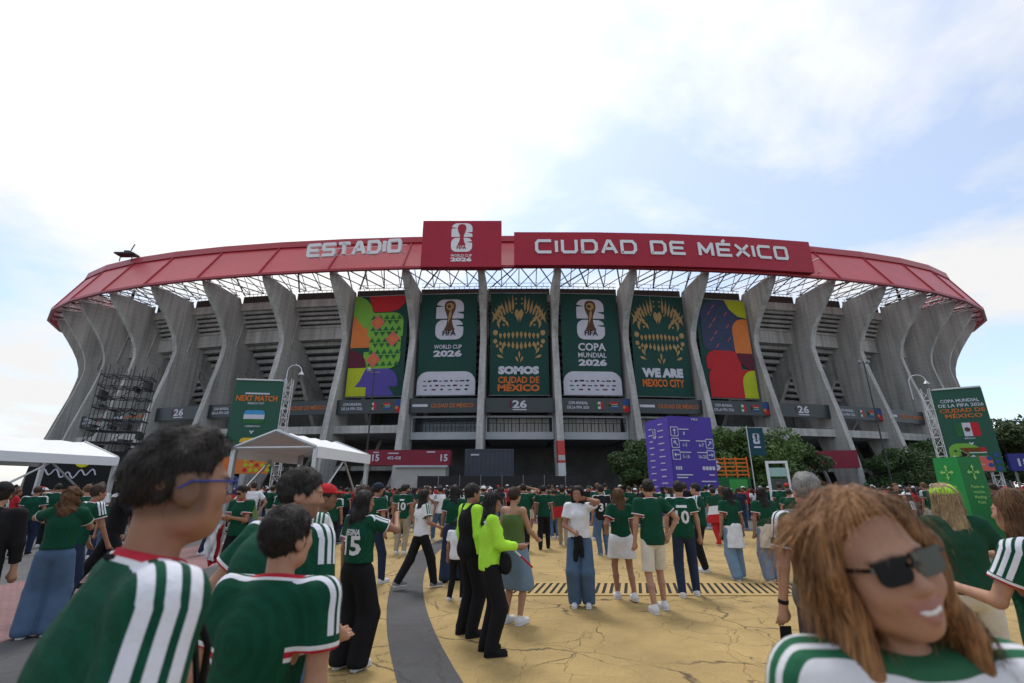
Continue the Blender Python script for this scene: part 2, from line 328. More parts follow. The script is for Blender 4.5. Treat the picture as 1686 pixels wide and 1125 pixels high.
for i in range(-NCOL, NCOL - 1):
    s0 = (i + .5) * SP + .43; s1 = (i + 1.5) * SP - .43; far = abs(i + .5) > 9
    mb = MB(); ring(mb, s0, s1, [(-1.2, 27.5), (-1.2, 28.6), (-2.0, 28.6), (-2.0, 27.5)]); sbuild(mb, 'upper_beam', m_conc)
    mb = MB(); ring(mb, s0, s1, [(-3.1, 23.0), (-3.1, 24.75), (-4.2, 24.75), (-4.2, 23.0)]); sbuild(mb, 'middle_beam', m_conc)
    if not far:
        for j in range(5):   # stepped soffit of the upper stand
            r = -1.75 - j * .32; z = 27.5 - j * .58
            mb = MB(); ring(mb, s0, s1, [(r, z - .40), (r, z - .02), (r - 1.6, z - .02), (r - 1.6, z - .30), (r - .22, z - .40)]); sbuild(mb, 'soffit_step', m_conc_d)
        for j in range(10):  # stepped soffit of the lower stand
            r = -4.3 - j * .92; z = 23.0 - j * .84
            mb = MB(); ring(mb, s0, s1, [(r, z - .56), (r, z - .02), (r - 1.9, z - .02), (r - 1.9, z - .5), (r - .3, z - .56)]); sbuild(mb, 'soffit_step', m_conc_d)
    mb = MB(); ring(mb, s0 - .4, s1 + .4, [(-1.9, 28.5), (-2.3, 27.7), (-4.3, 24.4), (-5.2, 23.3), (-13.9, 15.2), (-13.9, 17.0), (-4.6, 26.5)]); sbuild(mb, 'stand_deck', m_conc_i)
    # top parapet rail of the stand: dark slatted grille
    mb = MB(); ring(mb, s0, s1, [(-1.5, 28.6), (-1.5, 29.75), (-1.62, 29.75), (-1.62, 28.6)]); sbuild(mb, 'parapet', m_rail)
    mb = MB()
    for q in range(12):
        ss = s0 + (s1 - s0) * (q + .5) / 12; mb.tube(sp(ss, -1.42, 28.6), sp(ss, -1.42, 30.0), .04, n=4)
    mb.tube(sp(s0, -1.42, 30.05), sp(s1, -1.42, 30.05), .05, n=4); mb.tube(sp(s0, -1.42, 30.6), sp(s1, -1.42, 30.6), .035, n=4)
    for q in range(5):
        ss = s0 + (s1 - s0) * (q + .5) / 5; mb.tube(sp(ss, -1.42, 30), sp(ss, -1.42, 30.6), .03, n=4)
    sbuild(mb, 'top_railing', m_rail)
    # concourse: back wall, ceiling slab, edge beam
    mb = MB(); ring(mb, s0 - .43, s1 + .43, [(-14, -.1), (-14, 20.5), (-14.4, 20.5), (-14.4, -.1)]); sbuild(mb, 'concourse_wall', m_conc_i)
    if i in (-2, -1, 0, 1):
        mb = MB(); ring(mb, s0, s1, [(-.4, 7.9), (-.4, 8.75), (-13.9, 8.75), (-13.9, 7.9)]); sbuild(mb, 'balcony_slab', m_greysteel)
    else:
        mb = MB(); ring(mb, s0, s1, [(1.2, 8.5), (1.2, 9.5), (-13.9, 9.5), (-13.9, 8.5)]); sbuild(mb, 'concourse_slab', m_conc)
        mb = MB(); ring(mb, s0, s1, [(-5.0, 4.0), (-5.0, 4.6), (-13.9, 4.6), (-13.9, 4.0)]); sbuild(mb, 'ramp_slab', m_conc_d)
        mb = MB()
        for q in range(2): mb.tube(sp(s0 + 2 + q * 4, -3, 0), sp(s0 + 3.5 + q * 4, -7, 8.6), .28, n=6)
        sbuild(mb, 'brace', m_conc_d)
# roof ring: sloped red panels between seams, trim on top, white truss under it
for i in range(-NCOL - 1, NCOL):
    s0 = (i + .5) * SP; s1 = (i + 1.5) * SP
    mb = MB(); ring(mb, s0 + .04, s1 - .04, [(6.6, 29.4), (3.2, 34.9), (2.9, 34.8), (6.2, 29.3)]); sbuild(mb, 'roof_panel', m_red)
    mb = MB(); ring(mb, s0, s1, [(3.55, 34.75), (3.3, 35.75), (2.6, 35.75), (2.8, 34.75)]); sbuild(mb, 'roof_trim', m_redt)
    mb = MB(); ring(mb, s0, s1, [(6.75, 29.15), (6.75, 29.45), (6.3, 29.45), (6.3, 29.15)]); sbuild(mb, 'roof_edge', m_redt)
    mb = MB(); a = sp(s0, 6.66, 29.4); b = sp(s0, 3.28, 34.9); mb.tube(a, b, .13, n=5); sbuild(mb, 'panel_seam', m_redt)
    mb = MB(); mbd = MB()
    A = [sp(s0 + (s1 - s0) * q / 4, 6.2, 29.5) for q in range(5)]; B = [sp(s0 + (s1 - s0) * q / 4, -.6, 29.7) for q in range(5)]; C = [sp(s0 + (s1 - s0) * q / 4, 2.6, 33.4) for q in range(5)]
    for q in range(4):
        mb.tube(A[q], A[q + 1], .11, n=5); mb.tube(C[q], C[q + 1], .11, n=5)
        mb.tube(A[q], C[q], .07, n=4); mb.tube(C[q], B[q], .07, n=4); (mbd if q % 2 else mb).tube(A[q], B[q + 1], .1, n=4); (mb if q % 2 else mbd).tube(A[q + 1], B[q], .08, n=4)
    for dq in (-1.6, -.6, .6, 1.6): mb.tube(sp(s0, 4.6, 29.6), sp(s0 + dq, 5.2, 30.8), .09, n=4)
    mbd.tube(sp(s0 + 1, -1.0, 29.8), sp(s0 + 5.2, 5.8, 30.3), .12, n=4)
    sbuild(mb, 'roof_truss', m_steelw); sbuild(mbd, 'roof_strut', m_steeld)
# centre balconies: white box frame, glazed back, bars
m_win = pmat('window_glass_dark', (.05, .06, .07), .15, .2, .8, spec=.6); m_cream = pmat('blinds', (.45, .43, .40), .7, .1, 2); m_lgrey = pmat('light_grey_paint', (.42, .44, .47), .6, .08, 1)
for i in (-2, -1, 0, 1):
    s0 = (i + .5) * SP + .5; s1 = (i + 1.5) * SP - .5
    mb = MB(); ring(mb, s0, s1, [(-.25, 7.75), (-.25, 8.7), (-.5, 8.7), (-.5, 7.75)]); sbuild(mb, 'balcony_front', m_lgrey)
    mb = MB(); ring(mb, s0, s1, [(-.25, 10.6), (-.25, 10.85), (-.5, 10.85), (-.5, 10.6)]); ring(mb, s0, s0 + .18, [(-.25, 8.7), (-.25, 10.6), (-.5, 10.6), (-.5, 8.7)]); ring(mb, s1 - .18, s1, [(-.25, 8.7), (-.25, 10.6), (-.5, 10.6), (-.5, 8.7)]); sbuild(mb, 'balcony_frame', m_lgrey)
    for q in range(1, 18):
        ss = s0 + (s1 - s0) * q / 18; mb = MB(); mb.tube(sp(ss, -.36, 8.7), sp(ss, -.36, 9.85 if q % 3 else 10.6), .035, n=4); sbuild(mb, 'baluster', m_steeld)
    mb = MB(); mb.tube(sp(s0, -.36, 9.85), sp(s1, -.36, 9.85), .04, n=4); sbuild(mb, 'handrail', m_steeld)
    if i != -2:
        for q in range(8):
            a = s0 + .3 + (s1 - s0 - .6) * q / 8; mb = MB(); ring(mb, a, a + (s1 - s0) / 8 * .86, [(-2.2, 8.75), (-2.2, 10.7), (-2.3, 10.7), (-2.3, 8.75)]); sbuild(mb, 'window_blind', m_cream)
    mb = MB(); ring(mb, s0, s1, [(-2.6, 8.75), (-2.6, 11.0), (-2.7, 11.0), (-2.7, 8.75)]); sbuild(mb, 'window', m_win)
# red and white band painted round the foot of one central fin
for z0, z1, cm in ((4.6, 7.3, 'r'), (2.4, 4.55, 'w'), (.2, 2.35, 'r')):
    s = .5 * SP; u, n = frame_at(s); mb = MB()
    P = [(np.interp(z, [-.3, 5, 10], [3.7, 3.2, 2.35]) + .02, z) for z in (z0, z1)]; Q = [(p - 1.4, z) for p, z in P[::-1]]; P = P + Q
    for sg in (-1, 1): mb.v += [tuple(sp(s, r, z) + u * sg * .445) for r, z in P]
    mb.f += [(3, 2, 1, 0), (4, 5, 6, 7)] + [(j, (j + 1) % 4, 4 + (j + 1) % 4, 4 + j) for j in range(4)]
    sbuild(mb, 'painted_band', pmat('band_red', (.5, .05, .04), .6) if cm == 'r' else pmat('band_white', (.6, .6, .6), .6))
# ---------------------------------------------------------------- banners and boards on the stadium
def cl(n, r, g, b, **k): return pmat(n, tuple(c * .82 for c in srgb(r, g, b)), k.pop('rough', .75), k.pop('var', .10), .8, bump=k.pop('bump', .25), bscale=2.2, **k)
P_GRN = cl('print_green', 22, 74, 66); P_WHT = cl('print_white', 215, 215, 228); P_RED = cl('print_red', 200, 40, 48); P_ORG = cl('print_orange', 226, 128, 62)
P_LIME = cl('print_lime', 190, 200, 40); P_PUR = cl('print_purple', 92, 78, 165); P_MAR = cl('print_maroon', 98, 30, 52); P_GOLD = cl('print_gold', 182, 150, 100)
P_DK = cl('print_dark', 28, 40, 44); P_LG = cl('print_light_green', 128, 185, 70); P_DG = cl('print_mid_green', 45, 110, 60); P_BLUE = cl('print_blue', 52, 84, 150); P_PINK = cl('print_pink', 222, 110, 95)
P_CRIM = cl('board_crimson', 178, 24, 52, rough=.5); P_BRZ = cl('print_bronze', 95, 68, 45); P_BLK = cl('print_black', 18, 20, 24); P_TEXO = cl('print_text_orange', 222, 120, 55)
P_NAVY = cl('print_slate', 38, 50, 56)
def trophy(x, y, h):
    """cup silhouette: globe, twisted waist, flared foot"""
    L = [(.16, .0), (.17, .06), (.13, .12), (.10, .22), (.075, .34), (.085, .46), (.13, .58), (.175, .70), (.19, .82), (.165, .92), (.10, .985), (0, 1.0)]
    return [(x + a * h * .95, y + b * h) for a, b in L] + [(x - a * h * .95, y + b * h) for a, b in L[-2::-1]]
def emblem(x, y, w, body, ground, cup, dark, full=True):
    """the rounded 2 over the rounded 6 with the cup in front; x = centre, y = foot, w = width"""
    h = w * .74; it = []
    it.append((rrect(x - w / 2, y, x + w / 2, y + h, w * .26, 5), body, 1))
    it.append((rrect(x - w / 2, y + h + w * .05, x + w / 2, y + 2 * h + w * .05, (0, 0, w * .28, w * .28), 5), body, 1))
    yy = y + h + w * .05
    it.append(([(x - w * .5 - .01, yy + h * .60), (x - w * .22, yy + h * .64), (x - w * .5 - .01, yy + h * .72)], ground, 2))
    it.append(([(x + w * .5 + .01, yy + h * .36), (x + w * .24, yy + h * .33), (x + w * .5 + .01, yy + h * .22)], ground, 2))
    it.append(([(x + w * .5 + .01, y + h * .76), (x + w * .20, y + h * .70), (x + w * .5 + .01, y + h * .64)], ground, 2))
    it.append((trophy(x, y + h * .45, w * 1.15), cup, 3))
    if full:
        th = w * 1.15; ty = y + h * .45
        it.append((disc(x, ty + th * .80, th * .125, 14), P_GOLD, 4)); it.append((petal(x - th * .05, ty + th * .2, 80, th * .5, th * .09), P_GOLD, 4))
        it.append((disc(x - th * .03, ty + th * .80, th * .06, 10), cup, 5))
    return it
def skull(cx, cy, k):
    """petal skull: brow fans, nose, cheek flowers, teeth, chin leaves; k = metres per unit of half width"""
    it = []
    def both(fn):
        for sg in (1, -1): it.append(([(cx + sg * a * k, cy + b * k * 1.17) for a, b in fn], P_GOLD, 2))
    for q in range(7):
        a_ = R(88 - 6 * q); l_ = .56 - .03 * q; both(petal(.20 + .088 * q + l_ * math.cos(a_), .56 - .045 * q + l_ * math.sin(a_), 268 - 6 * q, l_, .085))
    for q in range(3): both(petal(.92 - q * .05, .18 + q * .16, 115 + q * 10, .36, .11))
    both(petal(.03, .22, 82, .42, .17))
    for q in range(3): both(petal(.34 + q * .05, .06 + q * .14, 60 - q * 25, .24, .09))
    for q in range(3): both(petal(.66 + q * .06, .02 + q * .1, 70 + q * 40, .22, .08))
    both(disc(.80, -.10, .085, 12)); both(disc(.80, -.36, .07, 10)); both(disc(.74, -.50, .05, 9)); both(disc(.52, .14, .035, 8)); both(disc(.24, .52, .03, 8))
    for q in range(5):
        both(petal(.07 + q * .14, -.30, 90, .24 - q * .012, .10)); both(petal(.07 + q * .14, -.34, -90, .27 - q * .03, .10))
    for q in range(3): both(petal(.50 + q * .03, -.86 + q * .1, 20 + q * 38, .26, .085))
    both(petal(.02, -1.0, 62, .22, .07)); it.append(([(cx + a * k, cy + b * k) for a, b in petal(0, -1.06, 90, .3, .07)], P_GOLD, 2))
    for (a, b) in ((.1, .8), (.1, .95), (.22, .88)): both(disc(a, b, .03, 8))
    both([(.0, -.33), (.70, -.29), (.70, -.31), (.0, -.35)])
    it[-1] = (it[-1][0], P_GRN, 3); it[-2] = (it[-2][0], P_GRN, 3)
    return it
BW, BZ0, BZ1 = 8.1, 13.6, 28.4
def banner(bay, label, kind):
    s = (bay + 1) * SP; u, n = frame_at(s); o = sp(s, -.15, BZ0); o.z = BZ0; H = BZ1 - BZ0
    e = tag(empty('banner', o), label, 'banner', None); e.rotation_euler = (0, 0, math.atan2(u.y, u.x))
    M = plane_M((0, 0, 0), (1, 0, 0), (0, -1, 0)); W = BW
    base = P_GRN
    nx, nz = 12, 18; v = []; f = []
    for j in range(nz + 1):
        for i in range(nx + 1): v.append((-W / 2 + W * i / nx, .05 + .03 * math.sin(i * 1.1 + j * .5), H * j / nz))
    for j in range(nz):
        for i in range(nx): a = j * (nx + 1) + i; f.append((a, a + 1, a + nx + 2, a + nx + 1))
    mk('cloth', v, f, base, e, True)
    mb = MB(); mb.tube((-W / 2 - .1, .1, H + .05), (W / 2 + .1, .1, H + .05), .07); mb.tube((-W / 2 - .1, .1, -.05), (W / 2 + .1, .1, -.05), .06); mb.build('hanging_bar', m_greysteel, e)
    h = W / 2; it = []
    if kind == 'logo_en' or kind == 'logo_es':
        it += emblem(.15, 7.9, 3.95, P_WHT, P_GRN, P_BRZ, P_DK)
        it.append((rrect(-h + .05, .02, h - .05, 3.3, (0, 0, 1.5, 1.5), 6), P_WHT, 1))
        for row, (yy, cnt) in enumerate(((1.95, 9), (1.3, 8), (.75, 6))):
            for q in range(cnt):
                x = -h * .82 + (q + .5) * (W * .82) / cnt; ww = .16 + .2 * ((q * 7 + row * 3) % 5) / 5
                it.append((rrect(x - ww, yy - .07, x + ww, yy + .07 + .05 * (q % 3), .03, 2), P_NAVY if (q + row) % 3 else P_MAR, 2))
        it.append(([(-2.55, 1.8), (-2.2, 1.8), (-2.3, 2.15)], P_BLK, 2))
        art(e, M, it)
        text(e, M, 'FIFA', .15, 8.5, .72, P_BLK, 1.9, .03, 6)
        if kind == 'logo_en':
            text(e, M, 'WORLD CUP', .05, 6.55, .58, P_WHT, 3.9, .02); text(e, M, '2026', .05, 5.45, .82, P_WHT, 4.0, .05)
        else:
            text(e, M, 'COPA', .15, 6.3, 1.05, P_WHT, 3.9, .03); text(e, M, 'MUNDIAL', .15, 5.3, .68, P_WHT, 3.95, .02); text(e, M, '2026', .15, 4.15, .82, P_WHT, 3.95, .05)
    elif kind in ('skull_es', 'skull_en'):
        art(e, M, skull(0, 9.3, 4.15))
        a, b = (('SOMOS', 'CIUDAD DE', 'MÉXICO')) if False else (None, None)
        if kind == 'skull_es':
            text(e, M, 'SOMOS', -.1, 2.95, .95, P_WHT, 5.6, .075); text(e, M, 'CIUDAD DE', -.1, 1.65, .85, P_TEXO, 5.6, .03); text(e, M, 'MÉXICO', -.1, .55, .85, P_TEXO, 5.7, .045)
        else:
            text(e, M, 'WE ARE', -.05, 2.75, 1.1, P_WHT, 5.9, .075); text(e, M, 'MEXICO CITY', -.05, 1.35, 1.0, P_TEXO, 6.0, .035)
    elif kind == 'shapes_a':
        it += [([(-h, 7.0), (-.9, 7.0), (-.9, 9.3), (-.3, 11.2), (-1.5, 13), (-h, 13)], P_ORG, 1), (sector(-h, 12.0, 2.9, -50, 90, 12), P_LG, 2), ([(-1.9, H), (h - .3, H), (h - .6, 13.5), (h - 1.5, 12.6), (1.2, 12.3), (-.9, 12.35), (-1.4, 13.2)], P_RED, 1),
               (rrect(-1.7, 8.6, h - .55, 12.2, (0, 0, 1.5, .4), 5), P_LG, 1), (rrect(-1.2, 6.3, h - .75, 9.6, (0, .5, 1.3, 0), 5), P_LG, 1), (rrect(-2.0, 3.9, h - .7, 6.35, (.9, 1.6, 0, 0), 5), P_LG, 1),
               (sector(-h, 4.1, 2.6, 0, 90, 10), P_MAR, 2), ([(-h, 4.12), (-h, 4.2), (-1.4, 4.2), (-1.4, 4.12)], P_MAR, 2),
               ([(-h, .05), (-1.2, .05), (-1.2, 1.3), (-h + 1.2, 1.35), (-2.2, 2.2), (-1.4, 4.05), (-h, 4.05)], P_LIME, 2), (rrect(-2.8, 1.35, h - .8, 4.05, (0, 0, 2.2, 0), 8), P_PUR, 1), ([(-1.2, .05), (h - 1.2, .05), (h - 2.1, 1.36), (-1.2, 1.36)], P_PUR, 1)]
        for r in range(9):
            for c_ in range(5):
                x = -1.3 + c_ * .95 + (.47 if r % 2 else 0); y = 4.3 + r * .86
                if x + .42 < h - .75: it.append(([(x, y + .7), (x + .42, y), (x + .84, y + .7)] if r % 2 else [(x - .05, y), (x + .79, y), (x + .37, y + .7)], P_DG, 3))
        for (x, y) in ((-.3, 10.7), (2.1, 8.2), (-.5, 5.2)): it += [([(x - 1.05, y), (x, y - 1.15), (x + 1.05, y), (x, y + 1.15)], P_PINK, 4), ([(x - .5, y), (x, y - .55), (x + .5, y), (x, y + .55)], P_ORG, 5)]
        art(e, M, it)
    else:
        it += [(rrect(-h + .6, 6.9, h - 1.3, H - .2, (.8, 0, 0, 2.6), 6), cl('print_dusk', 62, 70, 104), 1), (rrect(1.4, 6.6, h, 11.9, (0, 0, 0, 1.9), 6), P_ORG, 2), ([(.7, H), (h, H), (h, 12.0), (2.6, 12.3), (1.4, 13.3)], P_LIME, 2),
               (rrect(-h + .7, 4.1, 2.0, 6.9, (.2, 0, 1.2, 1.6), 6), P_RED, 3), (rrect(-h + .8, .05, 2.1, 4.2, (0, 0, 0, 1.2), 6), P_RED, 3), ([(1.2, 6.6), (2.0, 4.2), (h, 4.2), (h, 2.2), (2.05, 3.0)], P_RED, 2), (sector(h, 6.62, 2.5, 180, 270, 10), P_MAR, 4), (rrect(1.9, .05, h, 4.1, (0, 0, 0, 1.9), 6), P_LIME, 4)]
        for r in range(7):
            for c_ in range(4):
                x = -h + 1.1 + c_ * 1.35 + (r % 2) * .6; y = 7.3 + r * 1.0
                if x < 1.0 or y > 12.2 and x < .6:
                    for q in range(3): it.append(([(x + q * .14, y + q * .16), (x + .3 + q * .14, y + .32 + q * .16), (x + .38 + q * .14, y + .28 + q * .16), (x + .08 + q * .14, y - .04 + q * .16)], P_PINK if (r + c_) % 2 else P_DG, 3))
        art(e, M, it)
    return e
banner(-3, 'banner of orange, lime and purple shapes with green triangles', 'shapes_a')
banner(-2, 'green banner lettered WORLD CUP 2026 under a white emblem', 'logo_en')
banner(-1, 'green banner with gold petal skull lettered SOMOS CIUDAD DE MÉXICO', 'skull_es')
banner(0, 'green banner lettered COPA MUNDIAL 2026 under a white emblem', 'logo_es')
banner(1, 'green banner with gold petal skull lettered WE ARE MEXICO CITY', 'skull_en')
banner(2, 'banner of red, orange and lime shapes beside a blue pattern', 'shapes_b')
# dark ribbon boards between the fins
P_BOARD = pmat('ribbon_board', (.02, .03, .034), .35, .1, 1, spec=.5)
def flag_mx(x, y, w, h): return [(rrect(x - w / 2, y - h / 2, x - w / 6, y + h / 2, (.1, 0, 0, .1), 3), P_DG, 1), ([(x - w / 6, y - h / 2), (x + w / 6, y - h / 2), (x + w / 6, y + h / 2), (x - w / 6, y + h / 2)], P_WHT, 1), (rrect(x + w / 6, y - h / 2, x + w / 2, y + h / 2, (0, .1, .1, 0), 3), P_RED, 1), (disc(x, y, h * .17, 10), P_BRZ, 2)]
def flag_za(x, y, w, h):
    l, r_, b, t = x - w / 2, x + w / 2, y - h / 2, y + h / 2
    return [([(l, b), (r_, b), (r_, y - h * .12), (l, y - h * .12)], P_BLUE, 1), ([(l, y + h * .12), (r_, y + h * .12), (r_, t), (l, t)], P_RED, 1), ([(l, y - h * .17), (r_, y - h * .17), (r_, y + h * .17), (l, y + h * .17)], P_WHT, 2), ([(l, y - h * .1), (r_, y - h * .1), (r_, y + h * .1), (l, y + h * .1)], P_DG, 3),
            ([(l, b), (l + w * .42, y), (l, t)], P_DG, 4), ([(l, b + h * .14), (l + w * .3, y), (l, t - h * .14)], P_GOLD, 5), ([(l, b + h * .22), (l + w * .24, y), (l, t - h * .22)], P_BLK, 6)]
KIND = {-8: 'copa', -7: 'city', -6: '26', -5: 'copa', -4: 'city', -3: 'copa', -2: 'city', -1: '26', 0: 'copa', 1: 'city', 2: 'copa', 3: '26', 4: 'copa', 5: 'city', 6: 'copa', 7: '26'}
for bay, kd in KIND.items():
    s0 = (bay + .5) * SP + .5; s1 = (bay + 1.5) * SP - .5; sm = (s0 + s1) / 2; u, n = frame_at(sm); RB = .9; o = sp(sm, RB, 11.1); W = (sp(s1, RB, 11) - sp(s0, RB, 11)).length
    where = {-3: 'below the orange, lime and purple banner', -2: 'below the WORLD CUP banner', -1: 'below the SOMOS banner', 0: 'below the COPA MUNDIAL banner', 1: 'below the WE ARE banner', 2: 'below the red and orange banner'}.get(bay, 'between bare fins on the scaffold side' if bay < 0 else 'between bare fins on the tree side')
    what = {'copa': 'dark board with white lettering and two flags ', 'city': 'dark board lettered CIUDAD DE MÉXICO ', '26': 'dark board with a white 26 '}[kd] + where
    e = tag(empty('ribbon_board', o), what, 'display board', 'ribbon boards around the stadium'); e.rotation_euler = (0, 0, math.atan2(u.y, u.x))
    MB().box(-W / 2, -.05, 0, W / 2, .35, 1.9).build('housing', P_BOARD, e)
    M = plane_M((0, -.055, 0), (1, 0, 0), (0, -1, 0)); it = []
    if kd == 'copa':
        text(e, M, 'COPA MUNDIAL', -W * .26, 1.08, .36, P_WHT, 2.6, .02); text(e, M, 'DE LA FIFA 2026', -W * .26, .5, .36, P_WHT, 2.9, .02)
        it = flag_mx(W * .05, .95, 1.0, .95) + flag_za(W * .26, .95, 1.1, .9) + [(rrect(W * .40, .9, W * .49, 1.8, .1, 3), P_BLUE, 1), (rrect(W * .41, .1, W * .495, .85, .2, 3), P_RED, 1), (disc(W * .42, .75, .22, 10), P_ORG, 2)]
    elif kd == 'city':
        it = [(rrect(-W * .46, .78, -W * .23, 1.12, .05, 2), P_WHT, 1)]; text(e, M, 'CIUDAD DE MÉXICO', W * .13, .68, .52, P_TEXO, W * .62, .01)
    else:
        text(e, M, '26', 0, .6, .95, P_WHT, 1.9, .03); it = [(rrect(-.9, .28, .9, .42, .03, 2), P_WHT, 1), (rrect(-1.3, .6, -1.12, 1.5, .05, 2), P_MAR, 1)]
    if it: art(e, M, it)
# ---------------------------------------------------------------- roof signs
m_letter = pmat('white_letter', (.72, .72, .74), .4, .05, 1); m_letter_side = pmat('letter_side', (.35, .35, .37), .4, .05, 1)
STROKES = {  # squared wide stroke alphabet on a 1 x .62 box: lists of polylines
 'E': [[(1, .62), (.08, .62), (0, .54), (0, .08), (.08, 0), (1, 0)], [(0, .31), (.92, .31)]], 'S': [[(1, .62), (.08, .62), (0, .55), (0, .38), (.08, .31), (.92, .31), (1, .24), (1, .08), (.92, 0), (0, 0)]],
 'T': [[(0, .62), (1, .62)], [(.5, .62), (.5, 0)]], 'A': [[(0, 0), (.42, .62), (.58, .62), (1, 0)], [(.2, .2), (.8, .2)]], 'D': [[(0, 0), (0, .62), (.8, .62), (1, .46), (1, .16), (.8, 0), (0, 0)]], 'I': [[(0, 0), (0, .62)]],
 'O': [[(.08, 0), (0, .08), (0, .54), (.08, .62), (.92, .62), (1, .54), (1, .08), (.92, 0), (.08, 0)]], 'C': [[(1, .62), (.14, .62), (0, .5), (0, .12), (.14, 0), (1, 0)]], 'U': [[(0, .62), (0, .1), (.12, 0), (.88, 0), (1, .1), (1, .62)]],
 'M': [[(0, 0), (0, .62), (.5, .14), (1, .62), (1, 0)]], 'É': [[(1, .62), (0, .62), (0, 0), (1, 0)], [(0, .31), (.92, .31)], [(.42, .74), (.62, .86)]], 'X': [[(0, 0), (1, .62)], [(0, .62), (1, 0)]]}
def sign_word(parent, M, word, x0, h, w_letter, gap, space, sw, mat, depth, curve=None):
    """raised stroke letters, one part each; returns the end x"""
    k = h / .62; x = x0
    for ch in word:
        if ch == ' ': x += space; continue
        wl = sw if ch == 'I' else w_letter
        mb = MB()
        for pl in STROKES[ch]:
            pts = [((a * (wl - sw) if ch != 'I' else 0) + sw / 2, b * (k - sw / .62) + sw / 2) for a, b in pl]
            for i, ((ax, ay), (bx, by)) in enumerate(zip(pts[:-1], pts[1:])):
                d = Vector((bx - ax, by - ay)); l = d.length
                if l < 1e-6: continue
                d /= l; nn = Vector((-d.y, d.x)) * sw / 2; e0 = d * sw * .5
                e0a = e0 if i == 0 and len(pts) == 2 and ch not in 'X' else e0 * .6
                if len(pts) == 2: e0a = e0 * (.0 if ch in 'IT' else .2)
                P = [(ax - e0a.x + nn.x, ay - e0a.y + nn.y), (ax - e0a.x - nn.x, ay - e0a.y - nn.y), (bx + e0a.x - nn.x, by + e0a.y - nn.y), (bx + e0a.x + nn.x, by + e0a.y + nn.y)]
                jit = .002 * (i % 5)
                MM = M if curve is None else curve(x + wl / 2)
                off = x if curve is None else -wl / 2
                mb.prism([(p[0] + off, p[1]) for p in P], MM, 0, depth + jit)
        mb.build('letter', mat, parent); x += wl + gap
    return x
# ESTADIO: free-standing letters on a frame over the roof edge
sA, sB = -27.2, -14.5; u, n = frame_at((sA + sB) / 2); o = sp((sA + sB) / 2, 6.9, 30.9)
e = tag(empty('sign_letters', o, math.atan2(u.y, u.x)), 'large white ESTADIO letters standing on the red roof edge', 'sign')
M = plane_M((0, -.35, 0), (1, 0, 0), (0, -1, .0)); Lw = 14.0
sign_word(e, M, 'ESTADIO', -Lw / 2, 2.05, 1.92, .2, 1, .44, m_letter, .35)
mb = MB(); mb.tube((-6.8, .12, .5), (6.6, .12, .5), .06); mb.tube((-6.8, .12, 1.5), (6.6, .12, 1.5), .06)
for q in range(4): mb.tube((-6 + q * 4, .12, .5), (-6 + q * 4, 1.0, .5), .05)
mb.build('support_frame', m_steelw, e)
# logo board
s = -7.3; u, n = frame_at(s); o = sp(s, 7.4, 28.8)
e = tag(empty('logo_board', o, 0), 'square crimson board with white 26 cup emblem lettered WORLD CUP 2026', 'sign')
MB().box(-5.2, -.2, 0, 5.2, .9, 6.75).build('board', P_CRIM, e)
mb = MB()
for x in (-4, 0, 4): mb.tube((x, .9, 5.5), (x, 4.2, 5.5), .1); mb.tube((x, .9, 1), (x, 1.6, 1.0), .1)
mb.build('bracket', m_steelw, e)
M = plane_M((0, -.205, 0), (1, 0, 0), (0, -1, 0))
art(e, M, emblem(0, 2.15, 2.75, m_letter, P_CRIM, P_CRIM, P_DK, False))
text(e, M, 'FIFA', 0, 2.52, .5, P_CRIM, 1.25, .02, 5); text(e, M, 'WORLD CUP', 0, 1.42, .36, m_letter, 2.75, .02); text(e, M, '2026', 0, .78, .5, m_letter, 2.75, .05)
# CIUDAD DE MEXICO board: follows the ring in flat facets
sL, sR = -.7, 39.8; NF = 4
e = tag(empty('name_board', sp(sL, 7.4, 29.1)), 'long crimson board with white CIUDAD DE MÉXICO lettering on the roof edge', 'sign')
eo = Vector(e.location)
def nb(s, z, r=7.4): return sp(s, r, 0) + Vector((0, 0, z + (max(s, 0) / 43.5) ** 1.5 * 1.3)) - eo
for q in range(NF):
    a, b = sL + (sR - sL) * q / NF, sL + (sR - sL) * (q + 1) / NF; mb = MB()
    mb.add([nb(a, 29.1), nb(b, 29.1), nb(b, 33.9), nb(a, 33.9), nb(a, 29.1, 6.4), nb(b, 29.1, 6.4), nb(b, 33.9, 6.4), nb(a, 33.9, 6.4)], [(0, 1, 2, 3), (7, 6, 5, 4), (0, 4, 5, 1), (3, 2, 6, 7), (0, 3, 7, 4), (1, 5, 6, 2)])
    mb.build('board_panel', P_CRIM, e)
mb = MB()
for q in range(9): a = 2 + q * 5; mb.tube(nb(a, 32, 6.4), nb(a, 32, 4.2), .1); mb.tube(nb(a, 30, 6.4), nb(a, 30, 5.6), .1)
mb.build('bracket', m_steelw, e)
def cur(x):
    s = sL + x; q = min(NF - 1, max(0, int((s - sL) / (sR - sL) * NF))); a, b = sL + (sR - sL) * q / NF, sL + (sR - sL) * (q + 1) / NF
    A, B = nb(a, 30.7, 7.43), nb(b, 30.7, 7.43); t = (s - a) / (b - a); p = A.lerp(B, t); uu = (B - A).normalized(); return plane_M(p, uu, Vector((uu.y, -uu.x, 0)))
sign_word(e, None, 'CIUDAD DE MÉXICO', 2.6, 2.05, 2.2, .33, 1.35, .40, m_letter, .12, cur)
